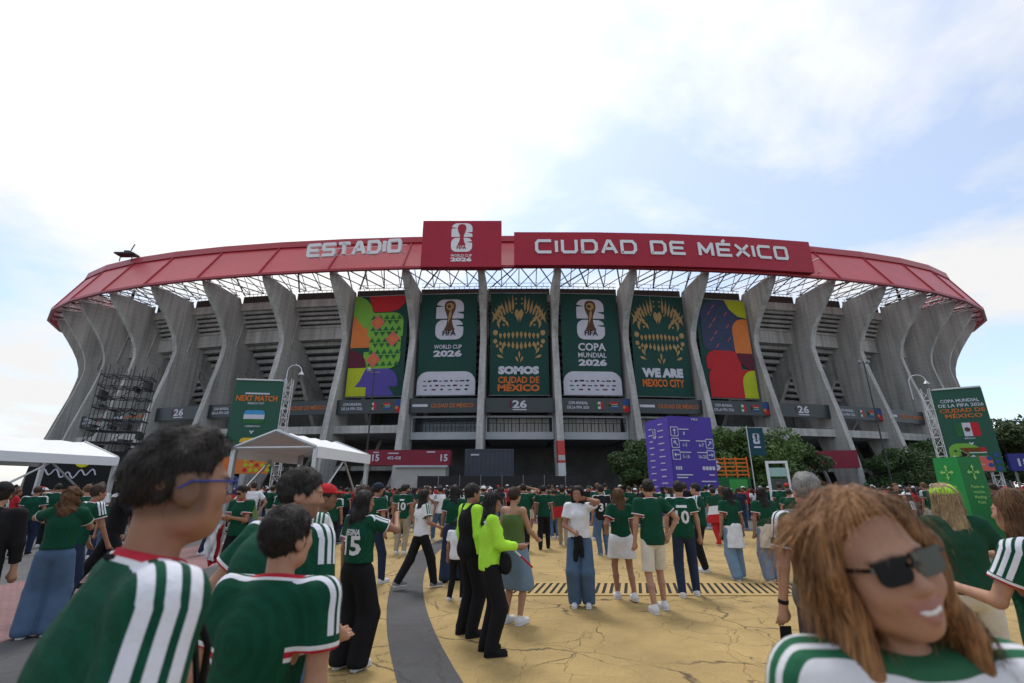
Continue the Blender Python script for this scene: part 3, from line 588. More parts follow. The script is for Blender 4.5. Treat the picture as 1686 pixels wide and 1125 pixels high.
# ---------------------------------------------------------------- tents, towers, booths, trees
m_canv = pmat('tent_canvas', (.74, .75, .77), .6, .06, 1.5, .15, 5); m_alu = pmat('aluminium', (.5, .51, .52), .35, .1, 3, metal=.6)
def slab(mb, pts, t):
    """thin solid from a polygon of points, thickened along its normal"""
    n = (Vector(pts[1]) - Vector(pts[0])).cross(Vector(pts[2]) - Vector(pts[0])).normalized() * t; k = len(pts)
    return mb.add([Vector(p) for p in pts] + [Vector(p) - n for p in pts], [tuple(range(k)), tuple(range(k, 2 * k))[::-1]] + [(i, k + i, k + (i + 1) % k, (i + 1) % k) for i in range(k)])
def tent(loc, rz, w, d, ze, zr, label):
    e = tag(empty('event_tent', loc, rz), label, 'tent', 'white frame tents in front of the stadium')
    h = w / 2
    for sg in (-1, 1):
        mb = MB(); N = 5
        for q in range(N):   # canvas bays sag a little between rafters
            y0, y1 = d * q / N, d * (q + 1) / N; ym = (y0 + y1) / 2
            slab(mb, [(sg * (h + .08), y0, ze), (sg * (h + .08), ym, ze - .02), (0, ym, zr - .04), (0, y0, zr)][::sg], .025); slab(mb, [(sg * (h + .08), ym, ze - .02), (sg * (h + .08), y1, ze), (0, y1, zr), (0, ym, zr - .04)][::sg], .025)
        mb.build('roof_sheet', m_canv, e)
        mb = MB(); mb.box(sg * h - .02 + sg * .09, 0, ze - .34, sg * h + .02 + sg * .09, d, ze + .01); mb.build('valance', m_canv, e)
        for y in (.05, d - .05):
            mb = MB(); mb.box(sg * h - .07, y - .07, -.02, sg * h + .07, y + .07, ze); mb.box(sg * h - .2, y - .2, -.01, sg * h + .2, y + .2, .025); mb.build('pole', m_alu, e)
        mb = MB(); mb.tube((sg * h, .1, 1.0), (sg * h, d * .5, ze - .3), .04); mb.tube((sg * h, d * .9, 1.0), (sg * h, d * .5, ze - .3), .04); mb.build('side_brace', m_alu, e)
    for y in (.0, d):
        mb = MB(); mb.tube((-h, y, ze), (0, y, zr), .06); mb.tube((h, y, ze), (0, y, zr), .06); mb.tube((-h, y, ze - .02), (h, y, ze - .02), .05); mb.build('gable_rafter', m_alu, e)
    mb = MB(); mb.add([(-h, d - .02, ze), (h, d - .02, ze), (0, d - .02, zr), (-h, d - .05, ze), (h, d - .05, ze), (0, d - .05, zr)], [(0, 1, 2), (5, 4, 3)]); mb.build('gable_sheet', m_canv, e)
    return e
tent((-7.6, 15.3, 0), R(-7), 2.8, 4.0, 2.9, 3.42, 'white frame tent below the tall NEXT MATCH screen')
tent((-20.2, 16.6, 0), R(-14), 4.2, 4.8, 2.9, 3.6, 'white frame tent beside the dark stall with yellow disc')
def lattice(mb, x, y, z0, z1, w, r=.025, step=.6):
    c = [(x - w / 2, y - w / 2), (x + w / 2, y - w / 2), (x + w / 2, y + w / 2), (x - w / 2, y + w / 2)]
    for a, b in c: mb.tube((a, b, z0), (a, b, z1), r, n=5)
    z = z0; k = 0
    while z + step <= z1 + .01:
        for i in range(4):
            a, b = c[i], c[(i + 1) % 4]; mb.tube((*a, z), (*b, z), r * .7, n=4)
            mb.tube((*(a if k % 2 else b), z), (*(b if k % 2 else a), z + step), r * .6, n=4)
        z += step; k += 1
def lamp_arm(mb, x, y, z):
    P = [(x, y, z - 1.2)] + [(x + .45 - .45 * math.cos(R(a)), y, z + .45 * math.sin(R(a))) for a in range(0, 181, 30)]
    mb.path(P, .035, 5); mb.lathe([(.03, .02), (.10, -.08), (.19, -.22), (.17, -.26)], (x + .9, y, z), 10)
def led_tower(loc, rz, W, z0, z1, label, kind):
    e = tag(empty('screen_tower', loc, rz), label, 'screen')
    sx = 1 if kind == 'next' else -1
    MB().box(-W / 2, 0, z0, W / 2, .35, z1).build('screen', pmat('screen_green', srgb(14, 62, 48), .5, .05, 1, emit=.25), e)
    mb = MB(); lattice(mb, sx * (W / 2 + .30), .2, 0, z1 + .2, .42); mb.build('truss', m_steelw, e)
    mb = MB(); lattice(mb, -sx * (W / 2 - .3), .62, 0, z1, .4); mb.build('truss', m_steelw, e)
    MB().box(-W / 2 + .05, -.12, z1 + .003, W / 2 - .05, .3, z1 + .1).build('top_bar', m_steelw, e)
    MB().box(-W / 2 - .4, -.1, 0, W / 2 + .6, 1.0, .5).build('ballast', m_greysteel, e)
    mb = MB(); lamp_arm(mb, sx * (W / 2 + .1) - (.9 if sx < 0 else 0), .2, z1 + .75); mb.build('lamp', m_alu, e)
    M = plane_M((0, -.012, 0), (1, 0, 0), (0, -1, 0)); H = z1 - z0; zc = z0
    def flagbox(y, stripes, w=1.25, h=.85):
        n = len(stripes)
        for i, c_ in enumerate(stripes): art(e, M, [(rrect(-w / 2, y - h / 2 + h * i / n, w / 2, y - h / 2 + h * (i + 1) / n, ((.22, .22, 0, 0) if i == 0 else (0, 0, .22, .22) if i == n - 1 else 0), 4), c_, 2)], 'flag_stripe')
    if kind == 'next':
        line_mark(e, M, 0, z1 - .9, .10, 1.5, P_WHT); text(e, M, 'NEXT MATCH', 0, z1 - 1.33, .34, P_TEXO, 2.5, .035); text(e, M, 'MEXICO CITY', 0, z1 - 1.55, .12, P_WHT, 1.0)
        flagbox(z1 - 2.35, [P_DG, P_WHT, cl('flag_sky', 70, 160, 215)]); text(e, M, 'UZBEKISTAN', 0, z1 - 3.0, .10, P_WHT, .9)
        text(e, M, 'v', 0, z1 - 3.4, .24, P_WHT, .3, .05); flagbox(z1 - 4.1, [P_RED, P_PUR, cl('flag_yellow', 238, 190, 50)]); text(e, M, 'COLOMBIA', 0, z1 - 4.75, .10, P_WHT, .8)
        it = [([(-W / 2, z0), (W / 2 - .1, z0), (W / 2 - .1, z0 + 1.0), (-W / 2, z0 + 1.0)], P_ORG, 1)]
        for q in range(5):
            for k in range(3): x = -.2 + q * .33; y = z0 + .08 + k * .3; it.append(([(x, y + .12), (x + .16, y), (x + .32, y + .12), (x + .16, y + .28)], P_LIME if (q + k) % 3 else P_RED, 2))
        art(e, M, it)
    else:
        text(e, M, 'COPA MUNDIAL', 0, z1 - .85, .2, P_WHT, 1.9, .02); text(e, M, 'DE LA FIFA 2026', 0, z1 - 1.15, .2, P_WHT, 2.2, .02); text(e, M, 'CIUDAD DE', 0, z1 - 1.5, .24, P_TEXO, 2.2, .02); text(e, M, 'MÉXICO', 0, z1 - 1.85, .24, P_TEXO, 1.8, .02)
        art(e, M, flag_mx(0, z1 - 2.6, 1.2, .85)); text(e, M, 'MÉXICO', 0, z1 - 3.2, .09, P_WHT, .5); text(e, M, 'v', 0, z1 - 3.55, .2, P_WHT, .26, .05)
        art(e, M, flag_za(0, z1 - 4.15, 1.2, .85)); text(e, M, 'SUDÁFRICA', 0, z1 - 4.8, .09, P_WHT, .7)
        it = [(rrect(-W / 2 + .05, z0 + .05, .5, z0 + 1.75, (0, 0, .8, .5), 6), P_LG, 1), (rrect(-.1, z0 + .05, .75, z0 + 1.05, (0, 0, .4, .4), 6), P_PINK, 2)]
        for q in range(14): it.append((disc(-W / 2 + .25 + (q % 4) * .3 + (q // 4 % 2) * .12, z0 + .22 + q // 4 * .36, .085, 6), P_WHT if q % 3 else P_DG, 3))
        for q in range(5): it.append((disc(W / 2 - .25 - (q % 2) * .35, z0 + .2 + q * .2, .14, 8), P_BLUE, 2))
        art(e, M, it)
    return e
led_tower((-16.5, 30.0, 0), R(8), 2.9, 2.5, 8.35, 'tall dark green screen reading NEXT MATCH with two flags', 'next')
led_tower((28.9, 30.0, 0), R(-30), 2.45, 2.6, 7.8, 'tall dark green screen with two flags reading COPA MUNDIAL', 'copa')
# purple wayfinding block
e = tag(empty('direction_board', (11.0, 30.4, 0), R(14)), 'tall purple direction block with white arrows and gate numbers', 'sign'); e.scale = (.92, .92, 1)
P_VIO = pmat('print_violet', srgb(72, 52, 150), .6, .06, 1); P_VIO2 = pmat('print_violet_light', srgb(92, 74, 175), .6, .06, 1)
MB().box(-1.65, -.9, 0, 1.65, 1.9, 5.95).build('block', P_VIO, e)
Ms = plane_M((-1.665, .7, 0), (0, -1, 0), (-1, 0, 0)); art(e, Ms, [([(-1.55, .05), (1.55, .05), (1.55, 5.9), (-1.55, 5.9)], P_VIO2, 0)], 'side_panel')
M = plane_M((0, -.905, 0), (1, 0, 0), (0, -1, 0))
text(e, M, 'FIFA', .35, 5.72, .13, P_WHT, .5)
def arrow(x, y, a, s_=.3):
    it = [(rrect(x - s_, y - s_, x + s_, y + s_, .08, 3), P_WHT, 1), (rrect(x - s_ + .05, y - s_ + .05, x + s_ - .05, y + s_ - .05, .06, 3), P_VIO, 2)]
    c_, s2 = math.cos(R(a)), math.sin(R(a)); rot = lambda p: (x + p[0] * c_ - p[1] * s2, y + p[0] * s2 + p[1] * c_)
    it.append(([rot(p) for p in [(-.2, -.03), (.05, -.03), (.05, -.13), (.2, 0), (.05, .13), (.05, .03), (-.2, .03)]], P_WHT, 3)); return it
art(e, M, arrow(-1.3, 5.0, 90) + arrow(-1.3, 4.3, 135) + arrow(-1.3, 3.6, 180) + arrow(1.3, 4.3, 45) + arrow(1.3, 3.6, 0), 'arrow_print')
for x, y, s_ in ((-.6, 5.0, '8'), (-.6, 4.3, '1-5'), (-.6, 3.6, '5-16'), (.65, 4.3, '6-7'), (.65, 3.6, '16-20')):
    text(e, M, s_, x, y - .2, .2, P_WHT, None, .02); line_mark(e, M, x, y + .12, .06, .8, P_WHT)
for q in range(7): art(e, M, [(rrect(-1.45 + q * .17 if q < 3 else .55 + (q - 3) * .25, 2.7, -1.33 + q * .17 if q < 3 else .76 + (q - 3) * .25, 2.92, .04, 2), P_WHT, 1)], 'icon')
line_mark(e, M, -.85, 2.38, .07, 1.2, P_WHT); line_mark(e, M, -1.05, 2.22, .07, .8, P_WHT); line_mark(e, M, 1.2, 2.38, .07, .45, P_WHT); line_mark(e, M, .9, 2.0, .07, 1.1, P_WHT)
for q in range(26):
    y = .5 + q * .2; line_mark(e, Ms, -.75 + 1.3 * (q % 2), y, .07, .5 + .35 * ((q * 5) % 4) / 4, P_WHT)
art(e, Ms, emblem(-.3, 4.7, .42, P_WHT, P_VIO2, P_VIO2, P_DK, False))
# green meeting-point totem: folded two-sided panel
e = tag(empty('meeting_point_totem', (12.0, 13.0, 0), R(-38)), 'green folded totem with arrow crosses and meeting point lettering', 'sign'); e.scale = (.86, .86, 1)
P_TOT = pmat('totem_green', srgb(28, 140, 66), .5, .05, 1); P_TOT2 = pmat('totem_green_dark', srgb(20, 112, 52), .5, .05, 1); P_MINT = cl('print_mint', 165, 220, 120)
tri0 = [(-.66, .28), (.0, -.22), (.66, .28)]; tri1 = [(-.55, .22), (.0, -.18), (.55, .22)]; zt = 2.45
v = [(x, y, .1) for x, y in tri0] + [(x, y, zt) for x, y in tri1]
mk('left_panel', [v[0], v[1], v[4], v[3], Vector(v[0]) + Vector((.02, .03, 0)), Vector(v[1]) + Vector((.0, .035, 0)), Vector(v[4]) + Vector((0, .035, 0)), Vector(v[3]) + Vector((.02, .03, 0))], [(0, 1, 2, 3), (7, 6, 5, 4), (0, 4, 5, 1), (1, 5, 6, 2), (2, 6, 7, 3), (3, 7, 4, 0)], P_TOT, e)
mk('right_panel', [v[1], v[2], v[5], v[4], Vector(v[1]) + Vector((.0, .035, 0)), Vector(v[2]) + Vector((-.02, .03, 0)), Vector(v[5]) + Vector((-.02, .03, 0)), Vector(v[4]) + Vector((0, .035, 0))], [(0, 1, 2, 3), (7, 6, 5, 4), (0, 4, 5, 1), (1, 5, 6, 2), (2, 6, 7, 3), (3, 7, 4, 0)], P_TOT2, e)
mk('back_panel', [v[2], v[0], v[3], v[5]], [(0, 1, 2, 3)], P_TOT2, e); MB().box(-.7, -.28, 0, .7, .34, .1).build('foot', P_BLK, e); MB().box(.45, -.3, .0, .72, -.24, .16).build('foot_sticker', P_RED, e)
for (A, B, T0, sgn) in ((v[0], v[1], v[3], -1), (v[1], v[2], v[4], 1)):
    A, B, T0 = Vector(A), Vector(B), Vector(T0); u = (B - A).normalized(); nn = u.cross((T0 - A)).normalized(); mid = (A + B) / 2 * .5 + (T0 + (Vector(v[4]) if sgn < 0 else Vector(v[5]))) / 2 * .5
    M = plane_M(mid + nn * .004, u, nn); it = []
    for a in (0, 90, 180, 270):
        c_, s2 = math.cos(R(a)), math.sin(R(a)); it.append(([(0 + p[0] * c_ - p[1] * s2, .78 + p[0] * s2 + p[1] * c_) for p in [(.03, -.02), (.12, -.02), (.12, -.055), (.2, 0), (.12, .055), (.12, .02), (.03, .02)]], P_MINT, 1))
    art(e, M, it)
    for q, s_ in enumerate(('Punto de', 'reunión', 'Meeting', 'Point')): text(e, M, s_, 0, .38 - q * .13, .075, P_MINT, None, .015, 1)
# gate booths with crimson sign boxes
def gate_booth(loc, rz, W, label, num, col, z0, z1, booth=True):
    e = tag(empty('gate_sign', loc, rz), label, 'sign')
    MB().box(-W / 2, 0, z0, W / 2, 1.6, z1).build('sign_box', col, e)
    if booth: MB().box(-W / 2 + 3.3, .1, 0, W / 2 - .4, 2.6, z0 - .003).build('booth', m_cream2, e); MB().box(-W / 2 + 3.1, -.25, z0 - .22, W / 2 - .2, -.003, z0 - .01).build('eave', m_lgrey, e)
    for x in (-W / 2 + .3, W / 2 - .25): MB().box(x - .1, .3, 0, x + .1, .5, z0 - .003).build('post', m_greysteel, e)
    M = plane_M((0, -.012, 0), (1, 0, 0), (0, -1, 0)); h = z1 - z0
    if not num: return e
    for x in (-W / 2 + 1.2, W / 2 - .6): text(e, M, num, x, z0 + h * .28, h * .42, P_WHT, None, .03)
    if booth: line_mark(e, M, -W / 2 + 1.2, z0 + h * .8, h * .07, .6, P_WHT); line_mark(e, M, -W / 2 + 3.0, z0 + h * .74, h * .07, 1.1, P_WHT); text(e, M, '402-438', -W / 2 + 3.1, z0 + h * .38, h * .2, P_WHT, 1.4); line_mark(e, M, W / 2 - 2.0, z0 + h * .82, h * .08, .9, P_WHT)
    return e
m_cream2 = pmat('booth_cream', (.42, .41, .38), .7, .1, 1); m_maroon = pmat('sign_maroon', srgb(125, 22, 48), .5, .06, 1); m_navy = pmat('sign_navy', srgb(44, 48, 130), .5, .06, 1)
gate_booth((-10.9, 50, 0), 0, 8.9, 'maroon gate sign box numbered 15 above a cream booth', '15', m_maroon, 3.9, 5.45)
gate_booth((38.0, 57, 0), R(-25), 5.0, 'plain maroon gate sign box beside a dark green tree', '', m_maroon, 3.9, 5.9, False)
gate_booth((63.5, 55, 0), R(-38), 9.5, 'navy gate sign box numbered 18 near the far trees', '18', m_navy, 3.6, 5.6, False)
gate_booth((-37.5, 42, 0), R(30), 3.2, 'small navy gate sign box behind the white tent', '15', m_navy, 3.0, 4.6, False)
# stacked shipping containers
m_cont = pmat('container_paint', (.045, .055, .075), .5, .15, 1.5)
for k, lab in enumerate(('dark blue shipping container standing on the ground behind the fence', 'dark blue shipping container stacked on top of another')):
    e = tag(empty('shipping_container', (-2.45, 52, k * 2.86)), lab, 'container')
    mb = MB(); n = 22
    for q in range(n):
        x0 = -2.55 + q * 5.1 / n; d = .0 if q % 2 else .06; mb.box(x0, -d, .18, x0 + 5.1 / n, 2.35, 2.66)
    mb.build('corrugated_wall', m_cont, e); mb = MB()
    for z in (0, 2.662): mb.box(-2.65, -.1, z, 2.65, 2.4, z + .175)
    mb.build('rail', m_cont, e)
    for x in (-2.64, 2.54):
        mb = MB(); mb.box(x, -.09, .176, x + .1, 2.38, 2.66); mb.build('corner_post', m_cont, e)
    M = plane_M((0, -.1, 0), (1, 0, 0), (0, -1, 0)); art(e, M, [(rrect(-2.0, 2.15, -1.1, 2.3, .02, 2), P_WHT, 1)], 'marking') if k else None
# dark mesh fence panels in front of the gate
m_mesh = pmat('fence_black', (.018, .018, .02), .7, .2, 3)
e = tag(empty('site_fence', (-1, 46.5, 0)), 'long black sheeted fence in front of the containers', 'fence')
for q in range(8):
    x = -8 + q * 2.02; MB().box(x, -.02, .15, x + 1.94, .02, 2.75).build('panel', m_mesh, e); MB().tube((x - .03, 0, 0), (x - .03, 0, 2.85), .035).build('post', m_greysteel, e)
# scaffold tower on the left
e = tag(empty('scaffold_tower', (-37.5, 45, 0), R(25)), 'dark scaffold tower crowded with ladders and cables', 'scaffold'); e.scale = (.66, .66, 1); mb = MB()
for ix in range(5):
    for iy in range(3): mb.tube((-3.2 + ix * 1.5, -1.5 + iy * 1.5, 0), (-3.2 + ix * 1.5, -1.5 + iy * 1.5, 12.4 + .5 * ((ix * 3 + iy) % 3)), .06, n=5)
mb.build('standard', m_steeld, e); mb = MB(); rr = random.Random(3)
for z in np.arange(1.5, 12.5, 1.05):
    for iy in range(3): mb.tube((-3.2, -1.5 + iy * 1.5, z), (3.0, -1.5 + iy * 1.5, z), .045, n=4)
    for ix in range(5): mb.tube((-3.2 + ix * 1.5, -1.5, z), (-3.2 + ix * 1.5, 1.5, z), .045, n=4)
mb.build('ledger', m_steeld, e); mb = MB()
for q in range(34):
    a = rr.randrange(4); z = 1.5 + rr.randrange(10) * 1.05; mb.tube((-3.2 + a * 1.5, -1.55, z), (-1.7 + a * 1.5, -1.55, z + 1.05), .04, n=4)
mb.build('diagonal', m_steeld, e); mb = MB()
for q in range(26):
    a = -3.2 + rr.random() * 6; z = rr.uniform(1, 11); mb.box(a, -1.3, z, a + rr.uniform(.2, .9), 1.2, z + rr.uniform(.06, .9))
mb.build('equipment', m_steeld, e)['kind'] = 'stuff'
# street lamps / camera masts
def mast(loc, h, label, heads=1):
    e = tag(empty('lamp_post', loc), label, 'lamp post'); MB().tube((0, 0, 0), (0, 0, h), .09, .05, 8).build('pole', m_steeld, e)
    mb = MB(); mb.tube((-.5, 0, h - .25), (.5, 0, h - .25), .035)
    for q in range(heads): mb.lathe([(.05, .2), (.16, .1), (.2, -.12), (.14, -.18)], (-.45 + .9 * q, 0, h - .05), 10)
    mb.build('lamp_head', m_greysteel, e); MB().box(-.12, -.12, 0, .12, .12, .5).build('base_box', m_steeld, e)
mast((-12.1, 40, 0), 11.6, 'slim dark lamp post in front of the colourful shapes banner'); mast((37.3, 48, 0), 14.5, 'tall dark floodlight mast between the fins beside the tree', 2)
# small flag banner, orange stall, white portal
e = tag(empty('pole_banner', (15.4, 30, 0)), 'small dark teal pole banner with white emblem by the tree', 'banner'); MB().tube((-.52, 0, 0), (-.52, 0, 5.4), .04).build('pole', m_alu, e); MB().box(-.47, -.01, 3.6, .5, .01, 5.3).build('flag', P_NAVY if False else cl('flag_teal', 22, 72, 88), e)
art(e, plane_M((0, -.012, 0), (1, 0, 0), (0, -1, 0)), emblem(0, 4.3, .42, P_WHT, MATS['flag_teal'], MATS['flag_teal'], P_DK, False) + [(rrect(-.22, 4.05, .22, 4.15, .02, 2), P_WHT, 1)])
e = tag(empty('drinks_stall', (16.9, 38, 0)), 'orange lattice stall with white 26 over a green counter', 'stall'); mo = pmat('stall_orange', srgb(225, 110, 25), .5, .1, 2)
MB().box(-1.9, 0, 0, 1.7, 1.6, 2.45).build('counter', cl('stall_green', 30, 110, 60), e); MB().box(.0, -.02, 1.3, 1.4, -.003, 2.3).build('poster', cl('stall_light', 70, 170, 80), e)
for q in range(5): mb = MB(); mb.box(-1.9, .1, 2.6 + q * .3, 1.7, .2, 2.7 + q * .3); mb.build('slat', mo, e)
for q in range(5): mb = MB(); mb.box(-1.9 + q * .87, .05, 2.45, -1.8 + q * .87, .1, 4.0); mb.build('upright', mo, e)
text(e, plane_M((-1.15, .03, 0), (1, 0, 0), (0, -1, 0)), '26', 0, 3.0, .7, P_WHT, 1.3, .04, 1)
e = tag(empty('portal_frame', (13.25, 24.2, 0), R(-12)), 'white upright portal frame standing in the crowd', 'frame'); mb = MB(); mb.box(-.5, -.06, 0, -.4, .06, 2.95); mb.box(.4, -.06, 0, .5, .06, 2.95); mb.box(-.4, -.058, 2.83, .4, .058, 2.948); mb.build('frame', m_letter, e)
MB().box(-.4, -.03, 2.2, .4, .03, 2.62).build('header_panel', cl('panel_mint', 170, 205, 195), e); MB().box(-.4, -.02, .2, .4, .02, 2.1).build('screen_panel', pmat('panel_dark', (.04, .06, .055), .3, .1, 2), e)
# dark stall with yellow disc and white script under the left tent
e = tag(empty('market_stall', (-21.6, 25, 0), R(22)), 'dark stall board with a yellow disc and white script', 'stall'); MB().box(-2.6, 0, .9, 2.6, .3, 3.5).build('board', P_BLK, e); MB().box(-2.5, .32, 0, 2.5, 1.6, 2.8).build('booth', m_mesh, e)
for x in (-2.3, 2.3): MB().box(x - .06, .05, 0, x + .06, .25, .898).build('leg', m_steeld, e)
M = plane_M((0, -.012, 0), (1, 0, 0), (0, -1, 0)); py = cl('neon_yellow', 225, 215, 40); art(e, M, [(disc(-.5, 3.0, .34, 16), py, 1), (disc(-.62, 3.08, .08, 8), P_BLK, 2), (disc(-.38, 3.08, .08, 8), P_BLK, 2)] + [(rrect(1.0, 2.0, 2.4, 2.07, .02, 2), py, 1), (rrect(1.0, 2.33, 2.4, 2.40, .02, 2), py, 1), (rrect(1.0, 2.07, 1.07, 2.33, .01, 2), py, 1), (rrect(2.33, 2.07, 2.4, 2.33, .01, 2), py, 1)])
pts = [(-2.1 + t * .09, 0, 2.35 + .17 * math.sin(t * 1.15) + .09 * math.sin(t * .37)) for t in range(26)]; MB().path([(a, -.03, c_) for a, b, c_ in pts], .035, 5).build('script', P_WHT, e)
# roof camera platform
p = sp(-66.5, 4.0, 35.6); e = tag(empty('roof_platform', p), 'small dark camera platform on the roof rim', 'platform'); mb = MB(); mb.box(-1.6, -.8, .5, 1.6, .8, .75); mb.tube((-1, 0, -.6), (-1, 0, .5), .08); mb.tube((1, 0, -.6), (1, 0, .5), .08); mb.build('deck', m_steeld, e); MB().path([(.4, 0, .7), (.6, 0, 1.7), (.9, 0, 2.6)], .09).build('mast', m_steeld, e); MB().box(-.4, -.3, .75, .4, .3, 1.3).build('camera_box', m_steeld, e)
# ---------------------------------------------------------------- trees
def leaf_mat(name, c):
    m = pmat(name, c, .6, .45, .9); return m
m_bark = pmat('bark', (.07, .05, .035), .9, .3, 6, .5, 25)
LEAFS = [leaf_mat('leaf_dark', (.055, .10, .03)), leaf_mat('leaf_mid', (.085, .15, .035)), leaf_mat('leaf_olive', (.075, .11, .04))]
def tree(loc, h, rx, seed, label, group, mi=0, nleaf=5200, ls=.2):
    rg = np.random.default_rng(seed); e = tag(empty('tree', loc, seed), label, 'tree', group)
    mb = MB(); th = h * .35; mb.tube((0, 0, -.1), (.05, .03, th), .05 * h * .5, .035 * h * .5, 8); cl_ = []
    for q in range(24):
        a = rg.uniform(0, 6.283); rr_ = rx * math.sqrt(rg.uniform(.02, .8)); zc = h * rg.uniform(.30, .90); k = math.sqrt(max(.12, 1 - ((zc - h * .55) / (h * .45)) ** 2)); p = Vector((math.cos(a) * rr_ * k, math.sin(a) * rr_ * k, zc)); cl_.append((p, rx * rg.uniform(.24, .46)))
        mb.tube((.05, .03, th * rg.uniform(.6, 1)), p, .018 * h * .5, .006 * h, 5)
    mb.build('trunk', m_bark, e)
    n = nleaf; ci = rg.integers(0, len(cl_), n); C = np.array([c[0] for c in cl_])[ci]; Rr = np.array([c[1] for c in cl_])[ci]
    d = rg.normal(size=(n, 3)); d /= np.linalg.norm(d, axis=1)[:, None]; P = C + d * (Rr * rg.uniform(.45, 1.08, n) ** .6)[:, None] * np.array([1, 1, .72])
    u = rg.normal(size=(n, 3)); u /= np.linalg.norm(u, axis=1)[:, None]; w_ = np.cross(u, d + rg.normal(size=(n, 3)) * .5); w_ /= np.linalg.norm(w_, axis=1)[:, None] + 1e-6
    s_ = ls * rg.uniform(.5, 1.25, n)[:, None]
    V = np.stack([P - u * s_, P + w_ * s_ * .45, P + u * s_, P - w_ * s_ * .45], 1).reshape(-1, 3)
    V[:, 2] = np.maximum(V[:, 2], .3)
    o = mk('crown', V.tolist(), [(4 * i, 4 * i + 1, 4 * i + 2, 4 * i + 3) for i in range(n)], LEAFS[mi], e); return e
for i, (x, y, h, rx, mi, lab) in enumerate([(18.3, 44, 6.9, 3.1, 1, 'round green tree behind the orange stall'), (22.8, 43.5, 7.0, 3.5, 1, 'broad green tree beside the teal pole banner'), (26.4, 45, 6.3, 2.5, 0, 'dark green tree in the row in front of the fins'), (11.9, 46, 6.3, 2.2, 0, 'small dark tree behind the purple direction block'),
    (47, 58, 6.5, 3.6, 0, 'dark low tree at the foot of the fins'), (70, 66, 11, 6, 2, 'tall dark tree behind the COPA MUNDIAL screen'), (80, 70, 11.5, 6.5, 0, 'tall dark tree beyond the navy gate sign'), (90, 74, 12, 7, 2, 'broad tree far off at the end of the tree row'), (62, 70, 9.5, 5, 0, 'dark tree where the stadium flank ends')]):
    tree((x, y, 0), h, rx, 20 + i, lab, 'trees in front of the stadium', mi, 15000 if rx < 4 else 16000, .17 if rx < 4 else .3)
# ---------------------------------------------------------------- people: signed-distance bodies meshed with surface nets
def polygonize(F, xs, ys, zs):
    ins = F < 0; s = ins.astype(np.int8)
    c = s[:-1] + s[1:]; c = c[:, :-1] + c[:, 1:]; c = c[:, :, :-1] + c[:, :, 1:]
    act = (c > 0) & (c < 8); I, J, K = np.nonzero(act); n = len(I)
    if n == 0: return np.zeros((0, 3)), np.zeros((0, 4), int)
    off = np.array([(a, b, d) for a in (0, 1) for b in (0, 1) for d in (0, 1)])
    V8 = np.stack([F[I + a, J + b, K + d] for a, b, d in off], 1)
    acc = np.zeros((n, 3)); cnt = np.zeros(n)
    for i in range(8):
        for ax in range(3):
            if off[i][ax] == 0:
                j = i + (4, 2, 1)[ax]; fi, fj = V8[:, i], V8[:, j]; m = (fi < 0) != (fj < 0)
                t = np.where(m, fi / np.where(m, fi - fj, 1), 0); p = np.repeat(off[i][None].astype(float), n, 0); p[:, ax] = t; acc += p * m[:, None]; cnt += m
    fr = acc / cnt[:, None]
    P = np.stack([xs[I] + fr[:, 0] * (xs[I + 1] - xs[I]), ys[J] + fr[:, 1] * (ys[J + 1] - ys[J]), zs[K] + fr[:, 2] * (zs[K + 1] - zs[K])], 1)
    idx = np.full(act.shape, -1, np.int32); idx[I, J, K] = np.arange(n); Q = []
    for ax in range(3):
        a0 = [slice(None)] * 3; a1 = [slice(None)] * 3; a0[ax] = slice(0, -1); a1[ax] = slice(1, None)
        o = [k for k in range(3) if k != ax]
        for k in o: a0[k] = slice(1, -1); a1[k] = slice(1, -1)
        x = ins[tuple(a0)] != ins[tuple(a1)]; G = list(np.nonzero(x)); sg = ins[tuple(a0)][tuple(G)]
        for k in o: G[k] = G[k] + 1
        u, w_ = o
        def cell(du, dw):
            g = [q.copy() for q in G]; g[u] = g[u] - du; g[w_] = g[w_] - dw; return idx[tuple(g)]
        q = np.stack([cell(1, 1), cell(0, 1), cell(0, 0), cell(1, 0)], 1)
        flip = sg if ax != 1 else ~sg
        q[~flip] = q[~flip][:, ::-1]; Q.append(q)
    return P, np.concatenate(Q)
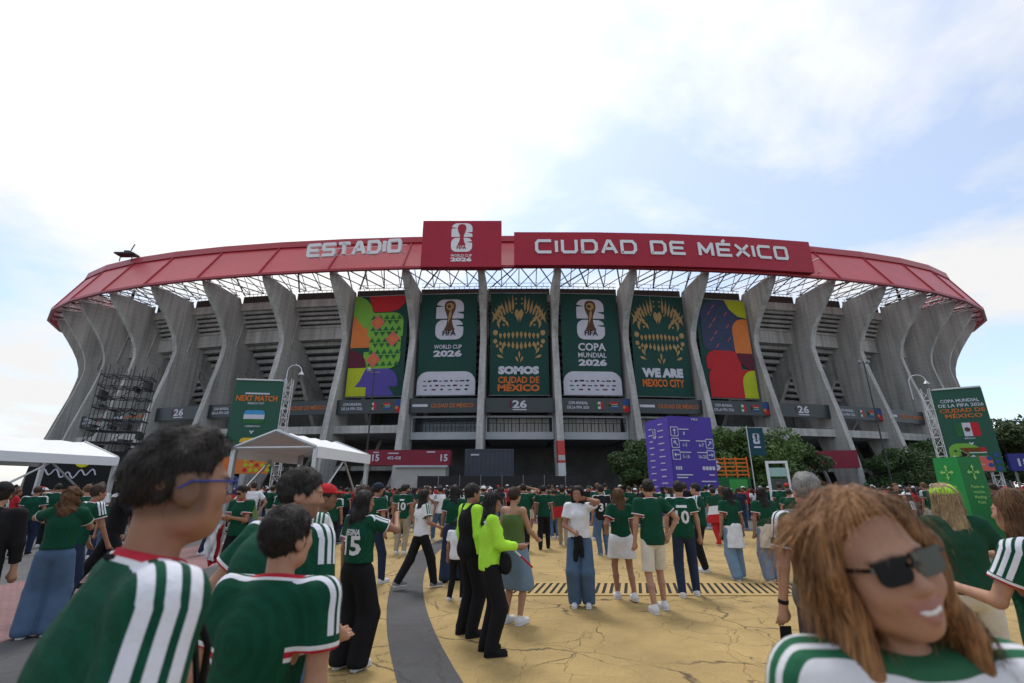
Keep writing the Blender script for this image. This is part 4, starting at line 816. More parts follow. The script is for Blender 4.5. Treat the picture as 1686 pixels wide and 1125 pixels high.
class SDF:
    def __init__(s, lo, hi, res, fine=None):
        """fine=(z, res2): below z the rows get coarser"""
        ax = []
        for k in range(3): ax.append(np.arange(lo[k], hi[k] + res, res))
        if fine: ax[2] = np.concatenate([np.arange(lo[2], fine[0], fine[1]), np.arange(fine[0], hi[2] + res, res)])
        s.ax = ax; s.res = res; s.F = np.full([len(a) for a in ax], .3, np.float32)
    def sub(s, lo, hi):
        sl = []
        for k in range(3):
            i0 = max(0, int(np.searchsorted(s.ax[k], lo[k])) - 1); i1 = min(len(s.ax[k]), int(np.searchsorted(s.ax[k], hi[k])) + 1)
            if i1 - i0 < 1: return None, None
            sl.append(slice(i0, i1))
        X = s.ax[0][sl[0]][:, None, None].astype(np.float32); Y = s.ax[1][sl[1]][None, :, None].astype(np.float32); Z = s.ax[2][sl[2]][None, None, :].astype(np.float32)
        return tuple(sl), (X, Y, Z)
    def comb(s, sl, d, k, op):
        A = s.F[sl]
        if op == 'u':
            if k <= 0: s.F[sl] = np.minimum(A, d)
            else: h = np.clip(.5 + .5 * (A - d) / k, 0, 1); s.F[sl] = A * (1 - h) + d * h - k * h * (1 - h)
        else:
            h = np.clip(.5 - .5 * (A + d) / max(k, 1e-5), 0, 1); s.F[sl] = A * (1 - h) + (-d) * h + k * h * (1 - h)
    def cap(s, a, b, ra, rb=None, k=.03, op='u', flat=None):
        """tapered capsule; flat=(fx,fy) multiplies the distance along x / y (>1 makes it thinner)"""
        a = np.array(a, float); b = np.array(b, float); rb = ra if rb is None else rb; m = max(ra, rb) + k + 3 * s.res
        fx, fy = flat or (1, 1); g = max(1, 1 / min(fx, fy))
        sl, P = s.sub(np.minimum(a, b) - m * g, np.maximum(a, b) + m * g)
        if sl is None: return s
        d = b - a; L2 = max(1e-9, (d * np.array([fx, fy, 1])) @ (d * np.array([fx, fy, 1])))
        qx, qy, qz = (P[0] - a[0]) * fx, (P[1] - a[1]) * fy, P[2] - a[2]; dx, dy, dz = d[0] * fx, d[1] * fy, d[2]
        t = np.clip((qx * dx + qy * dy + qz * dz) / L2, 0, 1)
        dist = np.sqrt((qx - t * dx) ** 2 + (qy - t * dy) ** 2 + (qz - t * dz) ** 2) - (ra + (rb - ra) * t)
        s.comb(sl, dist, k, op); return s
    def ell(s, c, r, k=.03, op='u', rot=None):
        c = np.array(c, float); r = np.array(r, float); m = r.max() + k + 3 * s.res
        sl, P = s.sub(c - m, c + m)
        if sl is None: return s
        q = [P[0] - c[0], P[1] - c[1], P[2] - c[2]]
        if rot is not None: q = [rot[0][j] * q[0] + rot[1][j] * q[1] + rot[2][j] * q[2] for j in range(3)]
        k0 = np.sqrt((q[0] / r[0]) ** 2 + (q[1] / r[1]) ** 2 + (q[2] / r[2]) ** 2); k1 = np.sqrt((q[0] / r[0] ** 2) ** 2 + (q[1] / r[1] ** 2) ** 2 + (q[2] / r[2] ** 2) ** 2) + 1e-6
        s.comb(sl, k0 * (k0 - 1) / k1, k, op); return s
    def cut(s, n, d, k=0.004):
        """remove everything with n.p > d"""
        X, Y, Z = s.ax[0][:, None, None], s.ax[1][None, :, None], s.ax[2][None, None, :]
        e = (n[0] * X + n[1] * Y + n[2] * Z - d).astype(np.float32); s.F = np.maximum(s.F, e) if k <= 0 else np.where(np.abs(s.F - e) < k, (s.F + e) / 2 + (s.F - e) ** 2 / (4 * k) + k / 4, np.maximum(s.F, e)); return s
    def wrinkle(s, amp, freq, seed, zs=1.0, ridge=False):
        rg = np.random.default_rng(seed); X, Y, Z = s.ax[0][:, None, None], s.ax[1][None, :, None], s.ax[2][None, None, :]; N = 0
        for q in range(5):
            d = rg.normal(size=3); d /= np.linalg.norm(d); f = freq * rg.uniform(.6, 1.7); a_ = np.sin((d[0] * X + d[1] * Y + d[2] * Z * zs) * f + rg.uniform(0, 6.28) + 1.3 * np.sin((d[1] * X - d[0] * Y + d[2] * Z) * f * .5)); N = N + (a_ if not ridge else 1.0 - 1.9 * (1 - np.abs(a_)) ** 1.6)
        s.F = (s.F + np.minimum(amp * N / 2.2 - amp * .25, .0022 if ridge else 1.0)).astype(np.float32); return s
    def mesh(s, name, mat, parent=None):
        P, Q = polygonize(s.F, *s.ax); me = bpy.data.meshes.new(name)
        me.vertices.add(len(P)); me.vertices.foreach_set('co', P.astype(np.float32).ravel()); nq = len(Q)
        me.loops.add(nq * 4); me.loops.foreach_set('vertex_index', Q.astype(np.int32).ravel()); me.polygons.add(nq)
        me.polygons.foreach_set('loop_start', np.arange(nq, dtype=np.int32) * 4); me.update(calc_edges=True); me.shade_smooth()
        if mat: me.materials.append(mat)
        o = bpy.data.objects.new(name, me); COL.objects.link(o)
        if parent: o.parent = parent
        return o, P
def attr(o, name, vals):
    a = o.data.attributes.new(name, 'FLOAT', 'POINT'); a.data.foreach_set('value', np.asarray(vals, np.float32))
def ik(a, b, l1, l2, pole):
    a, b, pole = np.array(a, float), np.array(b, float), np.array(pole, float); d = b - a; L = np.linalg.norm(d)
    if L > (l1 + l2) * .995: b = a + d / L * (l1 + l2) * .995; d = b - a; L = np.linalg.norm(d)
    u = d / L; x = (l1 * l1 - l2 * l2 + L * L) / (2 * L); h = math.sqrt(max(0, l1 * l1 - x * x)); p = pole - (pole @ u) * u; p /= np.linalg.norm(p) + 1e-9
    return a + u * x + p * h, b
# --- cloth and skin materials
def skin_mat(name, col):
    m = pmat(name, col, .55, .13, 14, .12, 160, spec=.3); b = m.node_tree.nodes['Principled BSDF']; b.inputs['Subsurface Weight'].default_value = .0; return m
SKIN = [skin_mat('skin_tan', (.31, .155, .095)), skin_mat('skin_light', (.40, .215, .14)), skin_mat('skin_brown', (.20, .098, .06))]
def hair_mat(name, c, c2):
    m = bpy.data.materials.new(name); m.use_nodes = True; t = m.node_tree; b = t.nodes['Principled BSDF']; N = t.nodes.new; L = t.links.new
    tc_ = N('ShaderNodeTexCoord'); mp_ = N('ShaderNodeMapping'); mp_.inputs['Scale'].default_value = (210, 210, 13); L(tc_.outputs['Object'], mp_.inputs[0])
    n = N('ShaderNodeTexNoise'); n.inputs['Scale'].default_value = 1.0; n.inputs['Detail'].default_value = 4; n.inputs['Distortion'].default_value = .6; L(mp_.outputs[0], n.inputs['Vector'])
    n2 = N('ShaderNodeTexNoise'); n2.inputs['Scale'].default_value = 9; L(tc_.outputs['Object'], n2.inputs['Vector'])
    ad = N('ShaderNodeMath'); ad.operation = 'MULTIPLY_ADD'; ad.inputs[1].default_value = .55; L(n2.outputs[0], ad.inputs[0]); L(n.outputs[0], ad.inputs[2])
    r = N('ShaderNodeValToRGB'); r.color_ramp.elements[0].position = .58; r.color_ramp.elements[1].position = .98; r.color_ramp.elements[0].color = (*c, 1); r.color_ramp.elements[1].color = (*c2, 1)
    L(ad.outputs[0], r.inputs[0]); L(r.outputs[0], b.inputs['Base Color']); b.inputs['Roughness'].default_value = .58; b.inputs['Specular IOR Level'].default_value = .22
    bp = N('ShaderNodeBump'); bp.inputs['Strength'].default_value = .8; bp.inputs['Distance'].default_value = .006; L(n.outputs[0], bp.inputs['Height']); L(bp.outputs[0], b.inputs['Normal'])
    MATS[name] = m; return m
HAIR = {'black': hair_mat('hair_black', (.008, .007, .007), (.035, .028, .025)), 'dark': hair_mat('hair_dark_brown', (.016, .010, .008), (.07, .042, .028)), 'brown': hair_mat('hair_brown', (.05, .024, .012), (.17, .085, .04)),
        'auburn': hair_mat('hair_auburn', (.06, .024, .011), (.40, .20, .085)), 'grey': hair_mat('hair_grey', (.10, .095, .09), (.28, .27, .26)), 'blond': hair_mat('hair_blond', (.16, .10, .05), (.46, .34, .19))}
def cloth(name, col, rough=.85, bump=.25): return pmat(name, col, rough, .16, 7, bump, 55, spec=.15)
CL = {'green': None, 'white': cloth('cloth_white', (.68, .68, .71)), 'black': cloth('cloth_black', (.012, .012, .014)), 'red': cloth('cloth_red', (.45, .025, .03)), 'lime': cloth('cloth_lime', (.42, .80, .06)), 'navy': cloth('cloth_navy', (.02, .027, .05)), 'denim': cloth('cloth_denim', (.075, .125, .21)),
      'denim_light': cloth('cloth_denim_light', (.16, .235, .33)), 'denim_dark': cloth('cloth_denim_dark', (.022, .035, .07)), 'khaki': cloth('cloth_khaki', (.34, .28, .20)), 'beige': cloth('cloth_beige', (.62, .57, .49)), 'grey': cloth('cloth_grey', (.14, .14, .15)), 'darkgreen': cloth('cloth_dark_green', (.012, .06, .035)), 'yellow': cloth('cloth_yellow', (.6, .5, .05)), 'maroon': cloth('cloth_maroon', (.16, .02, .03)), 'olive': cloth('cloth_olive', (.10, .16, .05))}
def jersey_mat(name, base, stripe, trim, pat=.55):
    """football shirt: stripe coordinates come in as attributes (st across, so outward, sl along the shoulder, cf to the cuff, nk to the neck)"""
    m = bpy.data.materials.new(name); m.use_nodes = True; t = m.node_tree; b = t.nodes['Principled BSDF']; N = t.nodes.new; L = t.links.new
    b.inputs['Roughness'].default_value = .75; b.inputs['Specular IOR Level'].default_value = .15
    def A(n_): a = N('ShaderNodeAttribute'); a.attribute_name = n_; return a.outputs['Fac']
    def M(op, x, y=None, z=None):
        n_ = N('ShaderNodeMath'); n_.operation = op
        for i, q in enumerate((x, y, z)):
            if q is None: continue
            if isinstance(q, (int, float)): n_.inputs[i].default_value = q
            else: L(q, n_.inputs[i])
        return n_.outputs[0]
    st, so_, sl_, cf, nk = A('st'), A('so'), A('sl'), A('cf'), A('nk')
    tri = M('ABSOLUTE', M('SUBTRACT', M('FRACT', M('ADD', M('DIVIDE', st, .036), .5)), .5))
    s1 = M('MULTIPLY', M('LESS_THAN', tri, .30), M('LESS_THAN', M('ABSOLUTE', st), .054))
    s1 = M('MULTIPLY', M('MULTIPLY', s1, M('GREATER_THAN', so_, .012)), M('MULTIPLY', M('GREATER_THAN', sl_, .02), M('LESS_THAN', sl_, .26)))
    tc_ = N('ShaderNodeTexCoord'); vo = N('ShaderNodeTexVoronoi'); vo.distance = 'CHEBYCHEV'; vo.inputs['Scale'].default_value = 24; mpj = N('ShaderNodeMapping'); mpj.inputs['Location'].default_value = (0, .12, -1.16); L(tc_.outputs['Object'], mpj.inputs[0]); L(mpj.outputs[0], vo.inputs['Vector'])
    wv = N('ShaderNodeTexWave'); wv.wave_type = 'RINGS'; wv.inputs['Scale'].default_value = 6.5; wv.inputs['Distortion'].default_value = 2.2; wv.inputs['Detail'].default_value = 2; wv.inputs['Detail Scale'].default_value = 2.2; wv.rings_direction = 'SPHERICAL'; L(mpj.outputs[0], wv.inputs['Vector'])
    pt = M('MULTIPLY', M('GREATER_THAN', M('ADD', wv.outputs['Fac'], M('MULTIPLY', vo.outputs['Distance'], 1.2)), .92), pat)
    fine = N('ShaderNodeTexNoise'); fine.inputs['Scale'].default_value = 6; L(tc_.outputs['Object'], fine.inputs['Vector'])
    def mix(f, a, c):
        mx = N('ShaderNodeMix'); mx.data_type = 'RGBA'; L(f, mx.inputs[0])
        if isinstance(a, tuple): mx.inputs[6].default_value = (*a, 1)
        else: L(a, mx.inputs[6])
        mx.inputs[7].default_value = (*c, 1); return mx.outputs[2]
    c = mix(pt, base, tuple(q * .72 for q in base)); c = mix(s1, c, stripe)
    c = mix(M('LESS_THAN', cf, .022), c, (.68, .68, .7)); c = mix(M('LESS_THAN', cf, .009), c, trim)
    c = mix(M('LESS_THAN', nk, .024), c, (.68, .68, .7)); c = mix(M('LESS_THAN', nk, .014), c, trim)
    L(c, b.inputs['Base Color'])
    bn = N('ShaderNodeTexNoise'); bn.inputs['Scale'].default_value = 45; L(tc_.outputs['Object'], bn.inputs['Vector']); bp = N('ShaderNodeBump'); bp.inputs['Strength'].default_value = .18; bp.inputs['Distance'].default_value = .02; L(bn.outputs[0], bp.inputs['Height']); L(bp.outputs[0], b.inputs['Normal'])
    MATS[name] = m; return m
GREEN = (.005, .066, .036)
CL['jersey'] = jersey_mat('jersey_green', GREEN, (.68, .69, .76), (.45, .02, .04))
CL['jersey_plain'] = jersey_mat('jersey_green_plain', (.005, .06, .032), (.005, .06, .032), (.4, .03, .04), .35)
CL['jersey_white'] = jersey_mat('jersey_white', (.68, .68, .71), (.02, .12, .06), (.03, .12, .06), .0)
CL['jersey_black'] = jersey_mat('jersey_black', (.014, .014, .016), (.5, .5, .5), (.4, .4, .4), .2)
m_eye = pmat('eye_white', (.7, .68, .66), .25, 0); m_iris = pmat('eye_dark', (.02, .012, .008), .15, 0); m_lens = pmat('dark_lens', (.006, .006, .007), .08, 0, spec=.6); m_frame_b = pmat('blue_frame', (.01, .03, .22), .3, 0); m_sole = pmat('shoe_sole', (.62, .62, .62), .7, .1, 20)
SHOE = {'white': cloth('shoe_white', (.62, .62, .64)), 'black': cloth('shoe_black', (.014, .014, .015)), 'grey': cloth('shoe_grey', (.2, .2, .21)), 'red': cloth('shoe_red', (.4, .04, .03))}
def rotm(yaw=0, pitch=0, roll=0):
    return np.array(Matrix.Rotation(R(yaw), 3, 'Z') @ Matrix.Rotation(R(pitch), 3, 'X') @ Matrix.Rotation(R(roll), 3, 'Y'))
def smooth_np(a, lo, hi): t = np.clip((a - lo) / (hi - lo), 0, 1); return t * t * (3 - 2 * t)
def person(label, loc, yaw, H=1.72, sex='m', group=None, res=.010, cres=.011, feet=None, hands=None, poles=None, lean=(0, 0), head=(0, 0, 0), top='jersey', top_mat=None, sleeve=.62, hem=.86, bottom='trousers', bot_mat='denim', leg_w=1.0, hair='short', hair_col='black',
           skin=0, shoes='white', fat=1.0, cap=None, extras=(), number=None, smile=False, hsc=1.0, fine_face=False, twist=0, beard=0.0, jacket=None):
    """local frame: +Y is where the person faces. feet: ((x,y,lift),(x,y,lift)) left(-x), right(+x). hands: wrist targets. Returns the Empty at the feet."""
    k = H / 1.72; f = sex == 'f'; e = tag(empty('person', loc, yaw), label, 'person', group)
    sw = (.158 if f else .182) * k * (fat * .5 + .5); hw = (.088 if f else .085) * k
    feet = feet or ((-.10, 0, 0), (.10, .03, 0)); lx, ly = lean
    hip = np.array([0, 0, .92 * k]); che = np.array([lx * .6, ly * .6, 1.25 * k]); nb = np.array([lx, ly, 1.455 * k])
    ct, st_ = math.cos(R(twist)), math.sin(R(twist))
    SH = [np.array([lx * .95 + sg * sw * ct, ly * .95 + sg * sw * st_, 1.405 * k]) for sg in (-1, 1)]
    HP = [np.array([sg * hw, 0, .90 * k]) for sg in (-1, 1)]
    Rh = rotm(*head); hc = nb + np.array([0, .028 * k, 0]) + Rh @ np.array([0, .0, .145 * k]); hs = k * hsc * (.93 if f else .955)
    if H < 1.5: hs = hs * 1.10
    AN, KN, EL, WR = [], [], [], []
    for i, sg in enumerate((-1, 1)):
        x, y, l = feet[i]; an = np.array([x, y - .03 * k, .085 * k + l]); kn, an = ik(HP[i], an, .43 * k, .41 * k, (sg * .12, 1, 0)); AN.append(an); KN.append(kn)
        h = (hands[i] if hands and hands[i] is not None else (sg * (sw + .085 * k), .03 * k, .80 * k)); p = (poles[i] if poles and poles[i] is not None else (sg * .5, -1, -.3))
        el, wr = ik(SH[i], h, .285 * k, .25 * k, p); EL.append(el); WR.append(wr)
    allp = np.array(AN + KN + EL + WR + SH + [hc, hip]); lo = allp.min(0) - .24 * k; hi = allp.max(0) + .24 * k; lo[2] = -.02; hi[2] = max(hc[2] + .18 * k, max(w_[2] for w_ in WR) + .22)
    # ---- body
    B = SDF(lo, hi, res, (1.0 * k, res * 1.8) if fine_face else None); th = fat
    B.ell(hip + [0, -.005, .03 * k], (.145 * k * th, .098 * k * th, .13 * k), .03); B.cap(hip, che, .115 * k * th, .125 * k * th, .05, flat=(1, 1.28)); B.ell(che + [0, 0, .03 * k], (.150 * k * th, .10 * k * th, .17 * k), .05)
    B.cap(SH[0], SH[1], .055 * k, .055 * k, .05); B.cap(nb - [0, .01, .05 * k], hc + Rh @ np.array([0, -.022, -.05]) * k, (.053 if not f else .045) * k * (.6 + .4 * fat), (.050 if not f else .042) * k * (.6 + .4 * fat), .022)
    if f:
        for sg in (-1, 1): B.ell(che + [sg * .065 * k, .085 * k, .03 * k], (.055 * k, .05 * k, .055 * k), .03)
    for i, sg in enumerate((-1, 1)):
        B.cap(HP[i], KN[i], .082 * k * th, .050 * k, .03); m_ = KN[i] * .62 + AN[i] * .38 - np.array([0, (.004 if bottom == 'trousers' else .012) * k, 0]); B.cap(KN[i], m_, .048 * k, .049 * k, .02); B.cap(m_, AN[i], .049 * k, .034 * k, .02)
        B.cap(AN[i] - [0, .01, .03 * k], AN[i] + [0, .13 * k, -.055 * k], .034 * k, .026 * k, .02)
        B.cap(SH[i], EL[i], .048 * k * th, .037 * k, .03); B.cap(EL[i], WR[i], .039 * k, .025 * k, .015)
        d = WR[i] - EL[i]; d /= np.linalg.norm(d) + 1e-9; s_ = np.cross(d, (0, 1, 0)) if abs(d[1]) < .9 else np.cross(d, (0, 0, 1)); s_ /= np.linalg.norm(s_) + 1e-9; n_ = np.cross(s_, d)
        if n_[1] < 0: n_ = -n_
        B.cap(WR[i], WR[i] + d * .075 * k, .026 * k, .033 * k, .012, flat=None); pc = WR[i] + d * .07 * k
        for q in range(4):
            o_ = s_ * (q - 1.5) * .0195 * k; l_ = (.062, .074, .070, .052)[q] * k; a_ = pc + o_; m1 = a_ + d * l_ * .55 + n_ * .012 * k; B.cap(a_, m1, .0095 * k, .0088 * k, .006); B.cap(m1, m1 + d * l_ * .4 + n_ * .026 * k, .0088 * k, .0075 * k, .004)
        ts = -sg * s_ if (s_ @ np.array([1, 0, 0])) > 0 else sg * s_
        t0 = WR[i] + d * .022 * k + ts * .022 * k; t1 = t0 + d * .04 * k + ts * .022 * k + n_ * .012 * k; B.cap(t0, t1, .0125 * k, .0105 * k, .008); B.cap(t1, t1 + d * .03 * k + n_ * .008 * k, .0105 * k, .008 * k, .004)
    def hp(x, y, z): return hc + Rh @ (np.array([x, y, z]) * hs)
    E = lambda c, r, kk=.03, op='u': B.ell(hp(*c), np.array(r) * hs, kk * hs, op, Rh)
    E((0, -.012, .03), (.077, .097, .088), .02); E((0, .028, -.03), (.061 if not f else .057, .066, .083), .03); E((0, .050, -.088), ((.034 if not f else .027), .034, .027), .035)
    for sg in (-1, 1):
        E((sg * .040, .055, -.02), (.026, .026, .022), .03); E((sg * .032, .094, .0), (.018, .013, .0105), .012, 's'); E((sg * .032, .0755, -.001), (.0155, .0145, .0125), .004)
        E((sg * .079, -.006, -.006), (.0105, .027, .035), .008); E((sg * .0895, .001, -.002), (.007, .014, .020), .006, 's'); E((sg * .0115, .093, -.036), (.0085, .010, .0075), .006)
        E((sg * .050, .012, -.066), (.016, .036, .026), .03)
    E((0, .080, .020), (.046, .016, .010), .02); B.cap(hp(0, .086, .006), hp(0, .105, -.030), .0075 * hs, .0115 * hs, .012 * hs)
    E((0, .0885, -.0615), (.024, .0085, .0055), .007); E((0, .0865, -.0735), (.021, .0085, .0065), .007)
    if smile:
        for sg in (-1, 1):
            B.cap(hp(0, .0940, -.0575), hp(sg * .030, .0825, -.0490), .0048 * hs, .0030 * hs, .004); B.cap(hp(0, .0920, -.0825), hp(sg * .029, .0815, -.0520), .0058 * hs, .0030 * hs, .004); B.ell(hp(sg * .040, .066, -.040), np.array([.02, .016, .018]) * hs, .02, 'u', Rh)
        T = SDF(hp(0, .07, -.066) - .05, hp(0, .07, -.066) + .05, .004)
        for sg in (-1, 1): T.cap(hp(0, .0935, -.0690), hp(sg * .012, .0925, -.0672), .0050 * hs, .0046 * hs, .003); T.cap(hp(sg * .012, .0925, -.0672), hp(sg * .021, .0885, -.0612), .0046 * hs, .0026 * hs, .003)
        T.mesh('teeth', m_eye, e)
    if fine_face and not smile: B.cap(hp(-.022, .1, -.0672), hp(.022, .1, -.0672), .0022 * hs, .0022 * hs, .003, 's')
    bo, P = B.mesh('body', SKIN[skin], e)
    q = (P - hc) @ Rh / hs
    lip = (1 - smooth_np(np.maximum(np.abs(q[:, 0]) / .025, np.abs(q[:, 2] + .0672) / .0125), .75, 1.05)) * (q[:, 1] > .075)
    if smile: xx = np.abs(q[:, 0]) / .033; lip = (1 - smooth_np(np.abs(q[:, 2] + .0695 - .018 * xx ** 2) / (.0175 * np.clip(1 - xx ** 2, 0, 1) + .003), .8, 1.05)) * (q[:, 1] > .055) * (xx < 1.05)
    brow = (1 - smooth_np(np.maximum(np.abs(np.abs(q[:, 0]) - .034) / .021, np.abs(q[:, 2] - .0195 + .15 * (np.abs(q[:, 0]) - .03) ** 1) / .0052), .6, 1.1)) * (q[:, 1] > .055)
    brd = beard * smooth_np(-.030 - q[:, 2], 0, .012) * (q[:, 1] > -.01) * (q[:, 2] > -.125) * (1 - lip) + .55 * (hair == 'fade') * smooth_np(.05 - q[:, 1], 0, .02) * smooth_np(q[:, 2] + .075, 0, .03) * (np.abs(q[:, 2]) < .3) * (np.linalg.norm(q, axis=1) < .14)
    attr(bo, 'lip', lip); attr(bo, 'dark', np.clip(np.maximum(brow * .8, brd), 0, 1))
    if fine_face or res <= .0105:
        for sg in (-1, 1):
            mb = MB(); c_ = hp(sg * .032, .0785, -.001); mb.lathe([(.001, -.0125), (.009, -.009), (.0128, 0), (.009, .009), (.001, .0125)], (0, 0, 0), 10); o = mb.build('eye', m_eye, e, True); o.location = c_; o.scale = (hs,) * 3
            mb = MB(); mb.lathe([(.0062, 0), (.0062, .0016), (.003, .0022)], (0, 0, 0), 10); o2 = mb.build('iris', m_iris, o, True); o2.rotation_euler = Matrix(Rh.tolist()).to_quaternion().to_matrix().to_4x4().to_euler() if False else (Matrix(Rh.tolist()) @ Matrix.Rotation(R(-90), 3, 'X')).to_euler(); o2.location = Rh @ np.array([0, .0118, 0])
    # ---- shirt
    def torso(S, g, gz=0):
        S.ell(hip + [0, -.005, .03 * k], (.152 * k * th + g, .104 * k * th + g, .15 * k), .03); S.cap(hip, che, .120 * k * th + g, .130 * k * th + g, .05, flat=(1, 1.22)); S.ell(che + [0, 0, .03 * k], (.155 * k * th + g, .108 * k * th + g, .175 * k), .05); S.cap(SH[0] * .94 + nb * .06, SH[1] * .94 + nb * .06, .056 * k + g * .5, None, .05)
        S.cap(nb - [0, .012, .06 * k], nb + [0, -.004, .012 * k], .080 * k, .062 * k, .04)
        if f:
            for sg in (-1, 1): S.ell(che + [sg * .065 * k, .088 * k, .03 * k], (.06 * k, .055 * k, .06 * k), .035)
    if top:
        S = SDF(lo, hi, cres, (1.0 * k, cres * 1.3) if fine_face else None); g = .016 * k if top != 'tight' else .004
        torso(S, g); S.cap(hip - [0, 0, .1 * k], che, .150 * k * th + g * 1.0, .135 * k * th + g, .05, flat=(1.0, 1.28))
        for i, sg in enumerate((-1, 1)):
            if sleeve <= 0: continue
            if sleeve <= 1: e_ = SH[i] + (EL[i] - SH[i]) * sleeve; S.cap(SH[i], e_, .062 * k * (th * .5 + .5) + g * .5, .068 * k * (th * .5 + .5) + g * .5, .04)
            else: S.cap(SH[i], EL[i], .066 * k + g * .4, .056 * k + g * .4, .04); e_ = EL[i] + (WR[i] - EL[i]) * (sleeve - 1); S.cap(EL[i], e_, .056 * k + g * .4, .043 * k + g * .3, .02)
        S.wrinkle(.0085 * k, 12, int(H * 1000) + len(label), .6, True)
        S.cut((0, 0, -1), -hem * k, .008); n_ = nb + [0, -.01, .0]; ndir = np.array([0, .28, 1.0]); ndir /= np.linalg.norm(ndir); S.cut(ndir, float(ndir @ (n_ + np.array([0, .0, .022 * k]))), .006)
        if sleeve <= 0: S.cut((0, .0, 1), 1.36 * k)
        else:
            for i in (0, 1):   # clean cuff: trim the sleeve end with a plane, only near the arm
                a_, b_ = (SH[i], EL[i]) if sleeve <= 1 else (EL[i], WR[i]); d = (b_ - a_) / np.linalg.norm(b_ - a_); t_ = sleeve if sleeve <= 1 else sleeve - 1; c_ = a_ + (b_ - a_) * t_; sl, PP = S.sub(c_ - .16 * k, c_ + .16 * k)
                if sl is not None:
                    pl = d[0] * (PP[0] - c_[0]) + d[1] * (PP[1] - c_[1]) + d[2] * (PP[2] - c_[2]); rad = np.sqrt(np.maximum(0, (PP[0] - c_[0]) ** 2 + (PP[1] - c_[1]) ** 2 + (PP[2] - c_[2]) ** 2 - pl ** 2)); S.F[sl] = np.where(rad < .090 * k, np.maximum(S.F[sl], pl), S.F[sl])
        so, P = S.mesh('shirt', CL[top_mat or ('jersey' if top == 'jersey' else top)], e)
        st = np.full(len(P), 9.0); sov = np.zeros(len(P)); slv = np.full(len(P), 9.0); cf = np.full(len(P), 9.0); best = np.full(len(P), 9.0)
        for i, sg in enumerate((-1, 1)):
            acc = 0.0
            for (a_, b_) in ((nb + [sg * .05 * k, 0, -.02 * k], SH[i]), (SH[i], EL[i])):
                d = b_ - a_; L_ = np.linalg.norm(d); d = d / L_; t_ = np.clip((P - a_) @ d, 0, L_); pr = a_ + t_[:, None] * d; r_ = P - pr; dist = np.linalg.norm(r_, axis=1)
                fy = np.array([0, 1, 0]) - d[1] * d; fy = fy / np.linalg.norm(fy) if np.linalg.norm(fy) > .35 else np.array([0, 0, -1.0]); ov = np.array([sg * .5, 0, 1.0]) if acc == 0 else np.array([sg * 1.0, 0, .35]); ov = ov - (ov @ d) * d; ov /= np.linalg.norm(ov)
                m = dist < best; best[m] = dist[m]; st[m] = (r_ @ fy)[m]; sov[m] = (r_ @ ov)[m]; slv[m] = (acc + t_)[m]
                if acc > 0 and sleeve <= 1:
                    c_ = np.linalg.norm(EL[i] - SH[i]) * sleeve - (P - a_) @ d; near = (dist < .12 * k) & (t_ > .02); cf[near] = np.minimum(cf[near], np.abs(c_[near]))
                acc += L_
        attr(so, 'st', st / k); attr(so, 'so', sov / k); attr(so, 'sl', slv / k); attr(so, 'cf', cf); attr(so, 'nk', np.abs((P - (n_ + np.array([0, 0, .022 * k]))) @ ndir) + 9 * (np.linalg.norm((P - n_)[:, :2], axis=1) > .11 * k))
        if number:
            bvh_pts(so, e, number, che, k, twist)
    # ---- trousers / shorts / skirt
    S = SDF((lo[0], lo[1], 0), (hi[0], hi[1], 1.12 * k), cres); zb = {'trousers': .035, 'shorts': .50, 'miniskirt': .62, 'skirt': .40}[bottom] * k; w_ = leg_w
    S.ell(hip + [0, -.008, .0], (.158 * k * th, .115 * k * th, .14 * k), .03); S.cap(hip + [0, 0, .02], hip + [0, 0, .11 * k], .128 * k * th, .120 * k * th, .03, flat=(1, 1.2))
    for i in (0, 1):
        if bottom == 'skirt' or bottom == 'miniskirt': S.cap(HP[i], KN[i] * [.8, 1, 1], .13 * k, .15 * k, .06)
        else: S.cap(HP[i], KN[i], .094 * k * th * (.7 + .3 * w_), (.078 if bottom == 'trousers' else .092) * k * max(w_, 1), .025); S.cap(KN[i], AN[i], .080 * k * max(w_, 1), .062 * k * w_ * (1.0 if w_ < 1.3 else 1.15), .02)
    S.wrinkle(.0060 * k, 12, int(H * 777) + len(label), .7, True); S.cut((0, 0, 1), 1.03 * k)
    if bottom == 'trousers':
        for i in (0, 1):
            c_ = AN[i] - [0, 0, .05 * k]; sl, PP = S.sub(c_ - .2, c_ + .2)
            if sl is not None: S.F[sl] = np.maximum(S.F[sl], c_[2] - PP[2] + 0 * PP[0])
    else: S.cut((0, 0, -1), -zb)
    S.mesh('trousers' if bottom == 'trousers' else bottom if bottom != 'miniskirt' else 'skirt', CL[bot_mat], e)
    # ---- shoes
    for i in (0, 1):
        a_ = AN[i]; lo2 = a_ - [.1, .14, .12]; hi2 = a_ + [.1, .26, .1]; S = SDF(lo2, hi2, min(cres, .012)); z0 = a_[2] - .085 * k
        S.cap((a_[0], a_[1] - .035 * k, z0 + .04 * k), (a_[0], a_[1] + .15 * k, z0 + .034 * k), .044 * k, .040 * k, .02, flat=(1, 1)); S.cap((a_[0], a_[1] - .015 * k, z0 + .06 * k), a_ + [0, .0, .005], .046 * k, .043 * k, .03); S.cut((0, 0, -1), -z0 - .001); S.mesh('shoe', SHOE[shoes], e)
        S2 = SDF(lo2, hi2, min(cres, .012)); S2.cap((a_[0], a_[1] - .035 * k, z0 + .02 * k), (a_[0], a_[1] + .15 * k, z0 + .02 * k), .047 * k, .043 * k, .02); S2.cut((0, 0, -1), -z0); S2.cut((0, 0, 1), z0 + .022 * k, 0); S2.mesh('sole', m_sole if shoes != 'black' else SHOE['black'], e)
